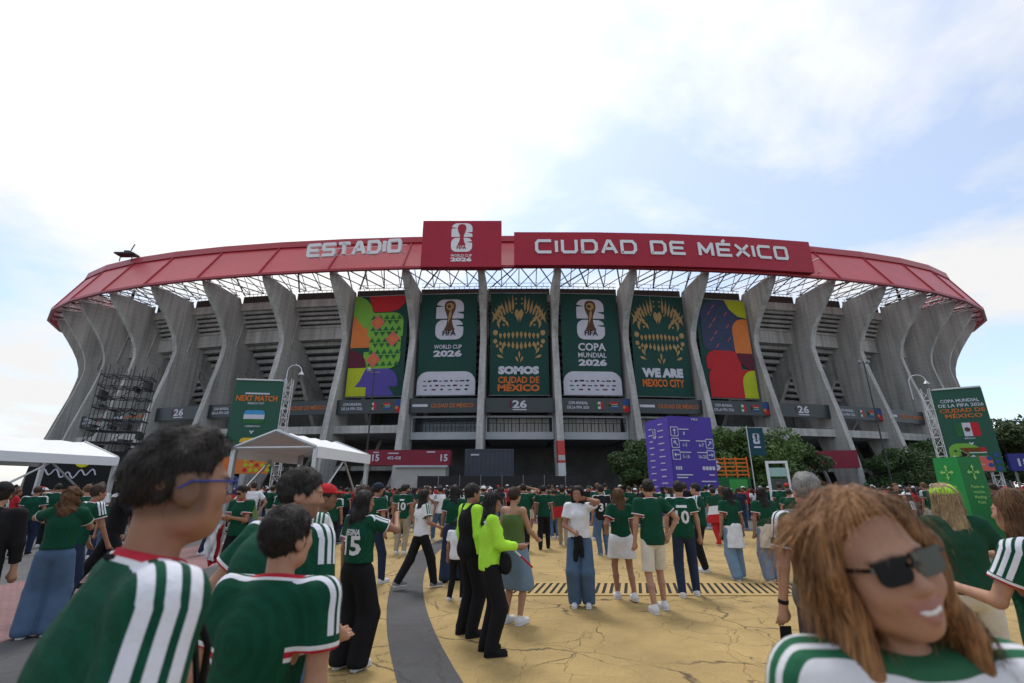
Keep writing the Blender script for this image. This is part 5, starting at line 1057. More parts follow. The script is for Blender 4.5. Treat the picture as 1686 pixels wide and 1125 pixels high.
    # ---- hair
    if hair:
        fh = .006 if fine_face else min(cres, .011); ll = {'short': .0, 'fade': .0, 'long': .36, 'very_long': .52, 'mid': .2, 'pony': .34, 'curly': .24, 'bob': .14, 'waves': .30}[hair] * k
        c = hp(0, 0, 0); S = SDF(c - np.array([.2, .24, .14 * k + ll + .08]), c + np.array([.2, .2, .2 * k]), fh); top_ = .012 if hair in ('short', 'fade') else .014
        S.ell(hp(0, -.016, .036), np.array([.0775 + (top_ if hair != 'fade' else .0025), .097 + top_ * .8 * (hair != 'fade') + .002, .089 + top_ * 1.1 * (hair != 'fade') + .002]) * hs, 0, 'u', Rh)
        if hair == 'fade': S.ell(hp(0, .008, .085), np.array([.064, .092, .056]) * hs, .012, 'u', Rh)
        X, Y, Z = S.ax[0][:, None, None] - hc[0], S.ax[1][None, :, None] - hc[1], S.ax[2][None, None, :] - hc[2]
        qy = (Rh[0][1] * X + Rh[1][1] * Y + Rh[2][1] * Z) / hs; qz = (Rh[0][2] * X + Rh[1][2] * Y + Rh[2][2] * Z) / hs; qx = (Rh[0][0] * X + Rh[1][0] * Y + Rh[2][0] * Z) / hs
        low = .035 if hair != 'fade' else -.03
        S.F = np.maximum(S.F, ((.80 * qy - .6 * qz - (.022 if hair in ('short', 'fade') else .004)) * hs).astype(np.float32)); S.F = np.maximum(S.F, ((-qz - low - .06 * (qy < -.03)) * hs).astype(np.float32) if hair in ('short', 'fade') else S.F)
        if ll > 0:
            wd = .075 if hair != 'pony' else .03; dn = np.array([0, 0, -1.0])
            if hair == 'pony': S.cap(hp(0, -.105, .03), hp(0, -.14, -.06), .03 * k, .032 * k, .02); S.cap(hp(0, -.14, -.06), hp(0, -.12, 0) + dn * ll, .034 * k, .02 * k, .02)
            elif hair == 'waves':   # separate wavy locks from the parting to the shoulders
                for sg in (-1, 1):
                    for q in range(11):
                        ph = R(66 + q * 11.4); dx, dy = sg * math.sin(ph), math.cos(ph); w1 = .012 * math.sin(q * 2.1); fl = (.012 if q < 3 else 0)
                        pts = [hp(-.015 + dx * .03, -.01 + dy * .045, .118), hp(dx * .083, -.012 + dy * .10, .085), hp(dx * (.092 + fl), -.012 + dy * .104, .01 + w1), hp(dx * (.090 - w1), -.015 + dy * .094, -.07), hp(dx * (.108 + w1), -.02 + dy * .098, -.15), hp(dx * (.094 - w1), -.02 + dy * .085, -.22), hp(dx * (.110 + w1 * 2), -.02 + dy * .085, -.30 + .02 * (q % 3))]
                        rr_ = [.014, .017, .019, .018, .019, .016, .007]
                        for j in range(6): S.cap(pts[j], pts[j + 1], rr_[j] * k, rr_[j + 1] * k, .004)
            else:
                bk = hp(0, -.05, -.02); S.cap(bk, hp(0, -.085, -.05) + dn * ll * .5, wd * k, (wd + .008) * k, .04, flat=(1, 1.2)); S.cap(hp(0, -.085, -.05) + dn * ll * .5, hp(0, -.095, -.05) + dn * ll, (wd + .006) * k, wd * .72 * k, .03, flat=(1, 1.5))
                for sg in (-1, 1): S.cap(hp(sg * .066, -.005, .03), hp(sg * .078, -.02, -.08), .026 * k, .030 * k, .03); S.cap(hp(sg * .078, -.02, -.08), hp(sg * .085, -.045, -.05) + dn * ll * (.75 if hair != 'bob' else .6), .030 * k, .022 * k, .03)
            S.wrinkle((.006 if hair != 'waves' else .0025) if hair != 'curly' else .016, (60 if hair != 'waves' else 120) if hair != 'curly' else 75, 5, .25 if hair != 'curly' else 1)
        else: S.wrinkle(.0032, 95, 6, .7)
        ho, HP_ = S.mesh('hair', HAIR[hair_col], e)
        if res <= .0105: strands(ho, HP_, hc, Rh, hair, HAIR[hair_col], 7000 if fine_face else 1300, .0011 if fine_face else .0024)
    if cap:
        cm = CL[cap]; c = hp(0, 0, 0); S = SDF(c - .22, c + .24, .011); S.ell(hp(0, -.012, .045), np.array([.0985, .119, .098]) * hs, 0, 'u', Rh); X, Y, Z = S.ax[0][:, None, None] - hc[0], S.ax[1][None, :, None] - hc[1], S.ax[2][None, None, :] - hc[2]
        qz = (Rh[0][2] * X + Rh[1][2] * Y + Rh[2][2] * Z); S.F = np.maximum(S.F, (.042 * hs - qz).astype(np.float32)); S.ell(hp(0, .12, .048), np.array([.07, .075, .008]) * hs, .012, 'u', Rh); S.mesh('cap', cm, e)
    for ex in extras: ex(dict(e=e, k=k, hc=hc, hp=hp, hs=hs, Rh=Rh, WR=WR, EL=EL, SH=SH, nb=nb, che=che, hip=hip, lo=lo, hi=hi, cres=cres, th=th))
    return e
def strands(ho, P, hc, Rh, hair, mat, n, wd):
    """loose hairs over the hair mass: thin tapered ribbons that follow its flow"""
    rg = np.random.default_rng(len(P)); me = ho.data; N = np.empty(len(P) * 3, np.float32); me.vertices.foreach_get('normal', N); N = N.reshape(-1, 3); q_ = (P - hc) @ Rh; ok = np.nonzero((q_[:, 1] < .03) | (q_[:, 2] > .105) | (hair in ('short', 'fade')))[0]; i = ok[rg.integers(0, len(ok), n)]; p = P[i]; nn = N[i]
    short = hair in ('short', 'fade', 'curly'); fw = Rh @ np.array([0, 1.0, 0]); flow = np.where((nn[:, 2] > .55)[:, None] & short, fw * .9 + np.array([.25, 0, .1]), np.array([0, -.12, -1.0])) + rg.normal(0, .28 if short else .12, (n, 3))
    t = flow - (flow * nn).sum(1)[:, None] * nn; t /= np.linalg.norm(t, axis=1)[:, None] + 1e-6; L = (rg.uniform(.012, .034, n) if short else rg.uniform(.05, .13, n))[:, None]; lift = rg.uniform(.03, .24 if short else .10, n)[:, None]
    s_ = np.cross(t, nn); s_ /= np.linalg.norm(s_, axis=1)[:, None] + 1e-6; a = p - nn * .002; b = a + t * L * .5 + nn * L * lift * .6; c = a + t * L + nn * L * lift * (.6 if not short else .9) + (np.array([0, 0, -.25]) * L if not short else 0); w_ = wd * rg.uniform(.6, 1.3, n)[:, None]
    V = np.stack([a - s_ * w_, a + s_ * w_, b + s_ * w_ * .8, b - s_ * w_ * .8, c], 1).reshape(-1, 3); F = []
    for q in range(n): o = 5 * q; F += [(o, o + 1, o + 2, o + 3), (o + 3, o + 2, o + 4)]
    o = mk('loose_hair', V.tolist(), F, mat, ho); o['kind'] = 'stuff'
def bvh_pts(so, e, number, che, k, twist):
    """name and number printed on the back: text laid on the shirt surface"""
    from mathutils.bvhtree import BVHTree
    me = so.data; bv = BVHTree.FromPolygons([v.co for v in me.vertices], [tuple(p.vertices) for p in me.polygons])
    for (s_, z, h, wd, mat) in number:
        if s_: v, f = text_polys(s_, h, wd, .03)
        else: v = [(-wd / 2 + wd * i / 8, h * j) for j in (0, 1) for i in range(9)]; f = [(i, i + 1, i + 10, i + 9) for i in range(8)]   # name too small to read: a plain strip
        bm = bmesh.new(); vs_ = [bm.verts.new((a, 0, b)) for a, b in v]
        for q in f:
            try: bm.faces.new([vs_[i] for i in q])
            except ValueError: pass
        bmesh.ops.triangulate(bm, faces=bm.faces[:]); bmesh.ops.subdivide_edges(bm, edges=[x for x in bm.edges if x.calc_length() > .035], cuts=2, use_grid_fill=False); bmesh.ops.triangulate(bm, faces=bm.faces[:])
        ct, s2 = math.cos(R(twist)), math.sin(R(twist))
        for vv in bm.verts:
            a, b = vv.co.x, vv.co.z; o_ = Vector((che[0] + a * ct, che[1] + a * s2 - .6, z * k + b)); hit = bv.ray_cast(o_, Vector((-s2 * 0, 1, 0)))
            vv.co = (hit[0] - Vector((0, .006, 0))) if hit[0] else (o_ + Vector((0, .47, 0)))
        m2 = bpy.data.meshes.new('shirt_print'); bm.to_mesh(m2); bm.free(); m2.materials.append(mat); o = bpy.data.objects.new('shirt_print', m2); COL.objects.link(o); o.parent = so
# skin shading picks up lips, brows and stubble from the attributes
for m in SKIN:
    t = m.node_tree; b = t.nodes['Principled BSDF']; src = b.inputs['Base Color'].links[0].from_socket; N = t.nodes.new; L = t.links.new
    a1 = N('ShaderNodeAttribute'); a1.attribute_name = 'lip'; a2 = N('ShaderNodeAttribute'); a2.attribute_name = 'dark'
    m1 = N('ShaderNodeMix'); m1.data_type = 'RGBA'; m1.inputs[7].default_value = (.36, .16, .13, 1); L(a1.outputs['Fac'], m1.inputs[0]); L(src, m1.inputs[6])
    m2 = N('ShaderNodeMix'); m2.data_type = 'RGBA'; m2.inputs[7].default_value = (.025, .018, .015, 1); L(a2.outputs['Fac'], m2.inputs[0]); L(m1.outputs[2], m2.inputs[6]); L(m2.outputs[2], b.inputs['Base Color'])
# --- small things people wear or carry
def ex_sunglasses(a):
    hp, hs, e = a['hp'], a['hs'], a['e']; Rm = Matrix(a['Rh'].tolist()); mb = MB(); fr_ = MB()
    for sg in (-1, 1):
        M = Matrix.Translation(hp(sg * .033, .101, .001)) @ Rm.to_4x4() @ Matrix.Rotation(R(90), 4, 'X') @ Matrix.Rotation(R(sg * -7), 4, 'Y'); mb.prism([(x * hs, y * hs) for x, y in rrect(-.028, -.020, .028, .018, (.015, .015, .007, .007), 4)], M, 0, .004)
        fr_.prism([(x * hs, y * hs) for x, y in rrect(-.031, .013, .031, .021, .004, 2)], M, -.002, .007); fr_.tube(hp(sg * .066, .098, .012), hp(sg * .083, .0, .010), .004 * hs); fr_.tube(hp(sg * .083, 0, .010), hp(sg * .082, -.03, -.012), .0035 * hs)
    fr_.tube(hp(-.008, .112, .006), hp(.008, .112, .006), .004 * hs); o = fr_.build('sunglasses', m_lens, e); mb.build('lens', m_lens, o)
def ex_glasses(col):
    def fn(a):
        hp, hs, e = a['hp'], a['hs'], a['e']; fr_ = MB()
        for sg in (-1, 1):
            P = [hp(sg * .034 + x, .101, y) for x, y in rrect(-.027, -.020, .027, .018, .012, 3)]; fr_.path(P + [P[0]], .0022 * hs, 5); fr_.tube(hp(sg * .064, .099, .010), hp(sg * .0865, .0, .014), .0029 * hs); fr_.tube(hp(sg * .0865, 0, .014), hp(sg * .086, -.025, .0), .0029 * hs)
        fr_.tube(hp(-.008, .111, .004), hp(.008, .111, .004), .003 * hs); o = fr_.build('glasses', col, e)
    return fn
def ex_jacket(mat, down=.30, front=False):
    """garment tied round the waist: ring at the hips, cloth hanging behind, knot with two sleeves in front"""
    def fn(a):
        k, hip, e, th = a['k'], a['hip'], a['e'], a['th']; S = SDF((a['lo'][0], a['lo'][1] - .05, .3 * k), (a['hi'][0], a['hi'][1] + .05, 1.15 * k), a['cres'])
        S.ell(hip + [0, -.006, .05 * k], (.175 * k * th, .132 * k * th, .045 * k), 0); S.cap(hip + [0, -.035, .02 * k], hip + [0, -.055, -down * k], .165 * k * th, .185 * k * th, .03, flat=(1, 1.5)); S.cut((0, 1, 0), .13 * k if not front else .02)
        S.cap(hip + [.03, .13 * k, .04 * k], hip + [.055, .15 * k, -.26 * k], .035 * k, .03 * k, .02); S.cap(hip + [-.02, .13 * k, .04 * k], hip + [-.05, .15 * k, -.2 * k], .034 * k, .03 * k, .02); S.wrinkle(.006 * k, 30, 9, .4); S.cut((0, 0, -1), -(.92 - down) * k); S.mesh('tied_jacket', CL[mat], e)
    return fn
def ex_bag(mat, off, size):
    def fn(a):
        k, e = a['k'], a['e']; c = a['hip'] + np.array(off) * k; r_ = np.array(size) * k; S = SDF(c - r_ - .05, c + r_ + .05, .011); S.ell(c, r_, 0); S.ell(c - [0, 0, r_[2] * .3], r_ * [.95, .95, .75], .02); S.wrinkle(.004, 40, 3); S.mesh('bag', CL[mat], e)
        MB().path([c + [0, 0, r_[2] * .6], a['SH'][1] * .6 + a['nb'] * .4 + [0, -.08, .04]], .012).build('strap', CL[mat], e)
    return fn
def ex_backpack(mat):
    def fn(a):
        k, e = a['k'], a['e']; c = a['che'] + np.array([0, -.21 * k, -.02]); S = SDF(c - .3, c + .35, .011); S.ell(c, (.155 * k, .10 * k, .21 * k), 0); S.ell(c + [0, -.07 * k, -.07 * k], (.12 * k, .06 * k, .11 * k), .02); S.wrinkle(.003, 40, 3); S.mesh('backpack', CL[mat], e)
    return fn
def ex_cape(cols, z0=1.40, L=.75, wd=.34):
    """flag worn over the shoulders: a hanging sheet with folds, one part per colour band"""
    def fn(a):
        k, e, nb = a['k'], a['e'], a['nb']; n, m = 24, 18
        for b_, mt in enumerate(cols):
            v = []; f = []; j0, j1 = b_ * m // len(cols), (b_ + 1) * m // len(cols)
            for j in range(j0, j1 + 1):
                for i in range(n + 1):
                    t = i / n * 2 - 1; d = j / m; ang = t * 1.9; rr_ = (.20 + .05 * d + .015 * math.sin(i * 1.7 + d * 2)) * k; v.append((nb[0] + math.sin(ang) * rr_ * (1 + .25 * d), nb[1] - .015 - math.cos(ang) * rr_ * .78 - .02 * d, (z0 + .03 - .05 * abs(t) - d * L) * k))
            w_ = n + 1; J = j1 - j0
            for j in range(J):
                for i in range(n): q = j * w_ + i; f.append((q, q + 1, q + w_ + 1, q + w_))
            N_ = len(v); v += [(x * 1.0, y - .008, z) for x, y, z in v]; f += [tuple(i + N_ for i in q[::-1]) for q in f]
            mk('flag_cape', v, f, CL[mt], e, True)
    return fn
def phone(loc, rz, tilt, label):
    e = tag(empty('mobile_phone', loc, rz), label, 'phone'); o = MB().box(-.037, -.004, -.078, .037, .004, .078).build('case', CL['black'], e); o.rotation_euler = (R(tilt), 0, 0); o2 = MB().box(-.034, .0042, -.074, .034, .0052, .074).build('screen', m_lens, e); o2.rotation_euler = (R(tilt), 0, 0); return e
# ---------------------------------------------------------------- the people one can pick out
import time as _t; _T0 = _t.time()
def ex_vest(mat):
    def fn(a):
        k, e, th = a['k'], a['e'], a['th']; S = SDF((a['lo'][0], a['lo'][1], .8 * k), (a['hi'][0], a['hi'][1], 1.5 * k), .010); hip, che, nb, SH = a['hip'], a['che'], a['nb'], a['SH']; g = .034 * k
        S.ell(hip + [0, -.005, .03 * k], (.152 * k * th + g, .104 * k * th + g, .15 * k), .03); S.cap(hip, che, .120 * k * th + g, .130 * k * th + g, .05, flat=(1, 1.22)); S.ell(che + [0, 0, .03 * k], (.155 * k * th + g, .108 * k * th + g, .178 * k), .05); S.cap(SH[0] * .8 + nb * .2, SH[1] * .8 + nb * .2, .068 * k, None, .05)
        S.wrinkle(.005 * k, 22, 4, .5); S.cut((0, 0, -1), -.84 * k); S.mesh('vest', CL[mat], e)
    return fn
def ex_lanyard(mat):
    def fn(a): nb, che, e = a['nb'], a['che'], a['e']; MB().path([nb + [-.075, -.03, .01], nb + [-.085, .05, -.03], che + [-.05, .15, .05], che + [0, .165, -.08], che + [.05, .15, .05], nb + [.085, .05, -.03], nb + [.075, -.03, .01], nb + [0, -.075, .02], nb + [-.075, -.03, .01]], .007).build('lanyard', CL[mat], e)
    return fn
def ex_watch(side):
    def fn(a):
        w_, el, e = a['WR'][side], a['EL'][side], a['e']; d = (w_ - el) / np.linalg.norm(w_ - el); c = w_ - d * .03; MB().tube(c - d * .012, c + d * .012, .033, n=12).build('watch', CL['black'], e)
    return fn
def ex_flagcloth(a):
    """red and white flag held at the person's side"""
    e, k = a['e'], a['k']; 
    for b_, mt in enumerate(('red', 'white')):
        v = []; f = []; n = 8
        for j in range(n + 1):
            for i in range(n + 1): u = i / n; d = j / n; v.append((.24 + .05 * math.sin(d * 3) + (u * .16 + .02 * math.sin(i * 2.1)) * (1 + d * .4), .05 + .09 * b_ + .03 * math.sin(i * 1.3 + j), (1.05 - d * .60 - (.12 if b_ == 0 else -.04) * u) * k))
        for j in range(n):
            for i in range(n): q = j * (n + 1) + i; f.append((q, q + 1, q + n + 2, q + n + 1))
        N_ = len(v); v += [(x, y + .008, z) for x, y, z in v]; f += [tuple(i + N_ for i in q[::-1]) for q in f]; mk('held_flag', v, f, CL[mt], e, True)
FACE = dict(fine_face=True)
# close foreground
person('boy with blue glasses and short dark hair in striped green jersey', (-.80, 1.00, 0), R(-44), 1.775, 'm', hsc=.96, res=.0062, cres=.009, head=(4, 3, 0), lean=(0, .08), fat=.88, hair='fade', hair_col='black', skin=0, bot_mat='navy', extras=(ex_glasses(m_frame_b), ex_lanyard('black')), **FACE)
person('stout bearded man in green jersey leaning to look past the boys', (-1.16, 2.27, 0), R(-27), 1.74, 'm', res=.008, cres=.010, head=(-43, -4, 0), lean=(.02, .17), hair='short', hair_col='black', skin=1, bot_mat='navy', fat=1.22, beard=.45, hands=((-.28, .2, 1.0), (.2, .34, 1.02)), **FACE)
person('young boy with short dark hair in striped green jersey, back turned', (-.90, 1.84, 0), R(-6), 1.58, 'm', res=.0075, cres=.009, head=(-18, 4, 0), lean=(.07, .02), hair='short', hair_col='black', skin=1, bot_mat='black', hem=.80, number=[('26', 1.05, .0001, .0001, CL['white'])][:0], **FACE)
person('smiling woman with auburn hair and black sunglasses in white jersey', (.635, .875, 0), R(180), 1.65, 'f', res=.006, cres=.009, head=(0, 4, 15), hair='waves', hair_col='auburn', skin=1, smile=True, top_mat='jersey_white', bot_mat='denim', extras=(ex_sunglasses, ex_lanyard('red')), **FACE)
person('grey haired man in dark vest over green jersey holding a phone', (2.08, 3.45, 0), R(-6), 1.75, 'm', res=.0085, cres=.010, hair='short', hair_col='grey', skin=1, bot_mat='navy', fat=1.12, hands=((-.27, .06, .84), None), extras=(ex_vest('grey'), ex_watch(0)), shoes='black')
person('blond woman in lime cap, dark green top and pale trousers', (3.52, 4.0, 0), R(-25), 1.68, 'f', res=.010, cres=.011, hair='very_long', hair_col='blond', skin=1, top='darkgreen', hem=.9, bot_mat='beige', cap='lime', hands=(None, (.22, .30, 1.15)))
person('woman with long brown hair in green jersey reaching an arm forward', (2.72, 2.66, 0), R(22), 1.64, 'f', res=.009, cres=.010, hair='long', hair_col='brown', skin=1, bot_mat='black', hands=((-.1, .33, 1.12), None))
# middle distance, left to right
person('person in black jacket and black cap beside the curly haired woman', (-5.2, 5.0, 0), R(40), 1.70, 'm', top='black', sleeve=1.75, bottom='shorts', bot_mat='black', cap='black', hair='short', skin=1)
person('woman with curly brown hair and wide blue jeans holding her arm out', (-5.55, 6.2, 0), R(28), 1.66, 'f', top='jersey', top_mat='jersey_plain', bot_mat='denim', leg_w=1.65, hair='curly', hair_col='brown', hem=.98, hands=((-.30, .44, 1.33), (.1, .36, 1.28)), shoes='white')
person('man in green jersey with striped shoulders bending his arms down', (-6.25, 7.2, 0), R(-25), 1.70, 'm', bot_mat='denim_dark', lean=(0, .14), hands=((-.2, .3, .82), (.24, .34, .82)), hair='short', hair_col='dark')
person('man dressed all in black striding and pointing right', (-6.75, 8.5, 0), R(-68), 1.80, 'm', top='black', sleeve=1.8, bot_mat='black', feet=((-.12, -.42, .03), (.12, .34, 0)), hands=(None, (.22, .52, 1.30)), lean=(0, .08), hair='short', shoes='black', leg_w=1.15, fat=1.08)
person('man in light green shawl and black trousers looking at his phone', (-4.85, 8.9, 0), R(168), 1.70, 'm', top='jersey', top_mat='jersey_plain', bot_mat='black', hands=((-.07, .27, 1.16), (.08, .27, 1.16)), head=(0, -16, 0), extras=(ex_cape(('olive',), 1.42, .28), ex_flagcloth, ex_sunglasses), shoes='black', skin=0)
person('person in red cap and white jersey behind the bearded man', (-1.80, 4.7, 0), R(-72), 1.68, 'm', top_mat='jersey_white', bot_mat='denim', cap='red', hair='short', skin=2)
person('girl with jersey lettered REGINA 15 and wide black trousers', (-1.56, 5.2, 0), R(-26), 1.62, 'f', res=.009, cres=.0095, bot_mat='black', leg_w=1.55, hair='mid', hair_col='black', head=(-28, 0, 0), hem=.99, hands=(None, (.16, .36, 1.34)), poles=(None, (1, .1, -.7)), number=[('REGINA', 1.27, .055, .18, CL['white']), ('15', 1.08, .17, .21, CL['white'])], shoes='white')
person('man with glasses in striped green jersey behind the REGINA girl', (-1.93, 6.35, 0), R(-80), 1.68, 'm', bot_mat='denim_dark', hair='short', hair_col='dark', beard=.5, skin=1, extras=(ex_glasses(CL['black']),))
person('man in plain green shirt and grey trousers with white sneakers', (-2.55, 9.3, 0), R(-35), 1.74, 'm', top_mat='jersey_plain', bot_mat='denim_dark', cap='navy', hair='short', feet=((-.1, -.18, .02), (.1, .2, 0)))
person('woman with very long hair, white jersey and black trousers mid stride', (-1.60, 8.9, 0), R(-52), 1.62, 'f', top_mat='jersey_white', bot_mat='black', hair='very_long', feet=((-.08, -.34, .05), (.08, .28, 0)), hands=(None, (.2, .22, 1.0)), hem=.9, shoes='grey', leg_w=1.1)
person('woman with very long dark hair, cropped green top and flared jeans', (-1.12, 9.6, 0), R(-8), 1.70, 'f', top_mat='jersey_plain', hem=1.02, bot_mat='denim_dark', leg_w=1.5, hair='very_long', hair_col='black', feet=((-.1, -.12, 0), (.1, .16, 0)), shoes='black')
person('child in white shirt and black trousers beside the security staff', (-.86, 8.0, 0), R(-20), 1.18, 'm', top='white', bot_mat='black', hair='short', shoes='white')
person('man in lime jacket and black trousers standing beside a colleague', (-.52, 6.25, 0), R(-58), 1.70, 'm', top='lime', sleeve=1.85, hem=.86, bot_mat='black', leg_w=1.15, hair='short', shoes='black', extras=(ex_vest('black'),))
person('woman in lime and black jacket with black waist bag, long ponytail', (-.24, 5.62, 0), R(-78), 1.60, 'f', res=.009, cres=.010, top='lime', sleeve=1.85, hem=.86, bot_mat='black', leg_w=1.2, hair='long', hair_col='black', hands=((-.06, .30, 1.02), (.1, .30, 1.04)), shoes='black', cap='black', extras=(ex_bag('black', (.08, .16, .02), (.13, .08, .12)),))
person('woman in thin strap top and long denim skirt with white sneakers', (.02, 6.75, 0), R(-38), 1.66, 'f', top='olive', sleeve=0, hem=.98, bottom='skirt', bot_mat='denim_light', hair='short', hair_col='dark', skin=1, hands=(None, (.16, .3, 1.0)))
person('woman in white shirt and blue jeans talking on a phone', (1.02, 7.65, 0), R(168), 1.68, 'f', res=.0085, cres=.0095, top='jersey', top_mat='white', bot_mat='denim', leg_w=1.4, hair='long', hair_col='black', hem=.96, hands=((-.115, .075, 1.50), (.06, .23, 1.03)), poles=((-1, .25, -.8), (.8, -.6, -.3)), head=(-8, -4, 0), extras=(ex_jacket('black', .34),), skin=0)
person('woman with long brown hair, green top and white shorts', (1.75, 8.1, 0), R(4), 1.64, 'f', top_mat='jersey_plain', hem=.95, bottom='miniskirt', bot_mat='white', hair='very_long', hair_col='brown', feet=((-.09, .10, 0), (.10, -.16, .02)), hands=((-.20, .14, .98), None), skin=0)
person('man in patterned green jersey and cream shorts, hand on hip', (2.06, 7.4, 0), R(6), 1.77, 'm', res=.009, cres=.0095, top_mat='jersey_plain', bottom='shorts', bot_mat='beige', hair='short', hair_col='black', feet=((-.11, -.12, 0), (.12, .10, 0)), hands=(None, (.235, -.06, 1.0)), poles=(None, (1, -.25, 0)), skin=1, hem=.84)
person('man in green jersey numbered 10 and dark jeans with white shoes', (2.82, 8.3, 0), R(-12), 1.76, 'm', bot_mat='denim_dark', hair='short', hair_col='black', number=[('', 1.31, .04, .17, CL['white']), ('10', 1.08, .19, .22, CL['white'])], feet=((-.11, -.05, 0), (.13, .14, 0)), skin=1)
person('man in striped jersey and black trousers turning to the left', (3.98, 10.6, 0), R(58), 1.75, 'm', bot_mat='black', hair='short', hair_col='black', hands=((-.1, .28, 1.15), None), skin=1, shoes='white')
person('woman with white jacket tied over light jeans', (4.30, 9.8, 0), R(6), 1.66, 'f', top_mat='jersey_plain', bot_mat='denim_light', leg_w=1.45, hair='very_long', hair_col='black', extras=(ex_jacket('white', .34),), feet=((-.1, -.1, 0), (.1, .12, 0)))
person('woman with cream jacket tied over light jeans', (4.87, 9.6, 0), R(-6), 1.66, 'f', top_mat='jersey_plain', bot_mat='denim_light', leg_w=1.45, hair='long', hair_col='black', extras=(ex_jacket('beige', .32),))
person('person in red trousers wearing a tricolour flag as a cape', (6.3, 15.4, 0), R(4), 1.66, 'm', top='darkgreen', bot_mat='red', hair='short', extras=(ex_cape(('darkgreen', 'white', 'red')),), shoes='red', feet=((-.1, -.2, .02), (.1, .2, 0)))
person('man in black jersey numbered 31 and blue jeans', (2.35, 13.0, 0), R(8), 1.72, 'm', top_mat='jersey_black', bot_mat='denim', hair='short', number=[('31', 1.08, .19, .22, CL['white'])], shoes='grey')
person('man in green jersey numbered 10 and khaki trousers', (-2.95, 13.4, 0), R(-4), 1.74, 'm', top_mat='jersey_plain', bot_mat='khaki', hair='short', number=[('', 1.31, .04, .12, CL['white']), ('10', 1.08, .19, .22, CL['white'])], shoes='white')
person('man in green shirt and black trousers holding both arms to his head', (.32, 13.9, 0), R(0), 1.76, 'm', top_mat='jersey_plain', bot_mat='black', hair='short', hands=((-.16, .16, 1.66), (.16, .16, 1.66)), poles=((-1, 0, 0), (1, 0, 0)), shoes='black')
person('man in green shirt and black trousers walking beside his friend', (.92, 14.4, 0), R(-6), 1.72, 'm', top_mat='jersey_plain', bot_mat='black', hair='short', feet=((-.1, -.2, .02), (.1, .2, 0)), shoes='black')
person('person in pale trousers carrying a green and red flag', (1.55, 15.2, 0), R(-10), 1.70, 'm', top='darkgreen', bot_mat='khaki', hair='short', extras=(ex_cape(('darkgreen', 'red'), 1.42, .62),), shoes='grey', feet=((-.1, .2, 0), (.1, -.2, .02)))
person('woman in white top and pale trousers filming with a phone', (-3.15, 19.0, 0), R(176), 1.66, 'f', top='white', bot_mat='beige', hair='long', hands=((-.06, .28, 1.25), (.07, .28, 1.25)))
phone((2.08 - .27, 3.53, .70), 0, 8, 'dark phone in the hand of the man in a vest')
_yw = R(168); _h = Vector((-.135, .09, 1.50)); phone((1.02 + _h.x * math.cos(_yw) - _h.y * math.sin(_yw), 7.65 + _h.x * math.sin(_yw) + _h.y * math.cos(_yw), 1.55), R(80), 10, 'phone held to the ear of the woman in white shirt')
e = tag(empty('stick', (-.02, 5.55, 1.02), R(20)), 'thin striped pole held by the woman in lime jacket', 'pole')
for q, mt in enumerate(('white', 'red', 'white', 'red')): MB().tube((-.30 + q * .14, 0, .28 - q * .12), (-.16 + q * .14, 0, .16 - q * .12), .011).build('segment', CL[mt], e)
print('heroes', round(_t.time() - _T0, 1))
# ---------------------------------------------------------------- the crowd: a dozen builds copied with their own clothes
_T0 = _t.time(); HIDE = []
walk = ((-.1, -.2, .02), (.1, .2, 0)); stand = None
PROTO = [dict(sex='m', H=1.74, feet=stand, hair='short'), dict(sex='m', H=1.78, feet=walk, hair='short', fat=1.1), dict(sex='m', H=1.70, feet=((-.1, .18, 0), (.1, -.2, .02)), hair='short', fat=1.2), dict(sex='m', H=1.75, feet=stand, hair='short', cap='white'),
         dict(sex='m', H=1.72, feet=walk, hair='short', cap='white', fat=1.05), dict(sex='m', H=1.73, feet=stand, hair='short', hands=((-.08, .32, 1.5), (.08, .32, 1.5))), dict(sex='m', H=1.76, feet=stand, hair='short', bottom='shorts', hands=(None, (.24, -.05, 1.0)), poles=(None, (1, -.2, 0))),
         dict(sex='f', H=1.62, feet=stand, hair='long', hem=.93), dict(sex='f', H=1.65, feet=walk, hair='very_long', hem=.95, leg_w=1.3), dict(sex='f', H=1.60, feet=stand, hair='pony', hem=.92, hands=((-.06, .28, 1.25), (.07, .28, 1.25))), dict(sex='f', H=1.63, feet=((-.1, .14, 0), (.1, -.16, .02)), hair='mid', hem=.93, cap='white'), dict(sex='m', H=1.35, feet=stand, hair='short')]
protos = [person('prototype', (0, -40 - i, 0), 0, top='jersey', top_mat='jersey', bot_mat='denim', res=.0165, cres=.0155, group=None, **p) for i, p in enumerate(PROTO)]
def dup_person(src, loc, rz, label, mats):
    r = bpy.data.objects.new('person', None); COL.objects.link(r); r.location = loc; r.rotation_euler = (0, 0, rz); r.empty_display_size = .2; r.scale = (rg.uniform(.94, 1.06),) * 2 + (rg.uniform(.93, 1.05),); tag(r, label, 'person', 'fans in the crowd before the stadium')
    for ch in src.children:
        c = ch.copy(); COL.objects.link(c); c.parent = r; nm = ch.name.split('.')[0]
        m = mats.get(nm)
        if m is not None: c.material_slots[0].link = 'OBJECT'; c.material_slots[0].material = m
    return r
TOPS = [('jersey', 'striped green jersey', 42), ('jersey_plain', 'plain green jersey', 26), ('jersey_white', 'white jersey', 10), ('white', 'white shirt', 6), ('black', 'black shirt', 7), ('red', 'red shirt', 3), ('lime', 'lime vest', 3), ('navy', 'navy shirt', 3)]
BOTS = [('denim', 'blue jeans', 30), ('denim_dark', 'dark jeans', 22), ('black', 'black trousers', 28), ('khaki', 'khaki trousers', 12), ('denim_light', 'light jeans', 8)]
CAPS = [('white', 'white cap'), ('darkgreen', 'green cap'), ('red', 'red cap'), ('black', 'black cap')]
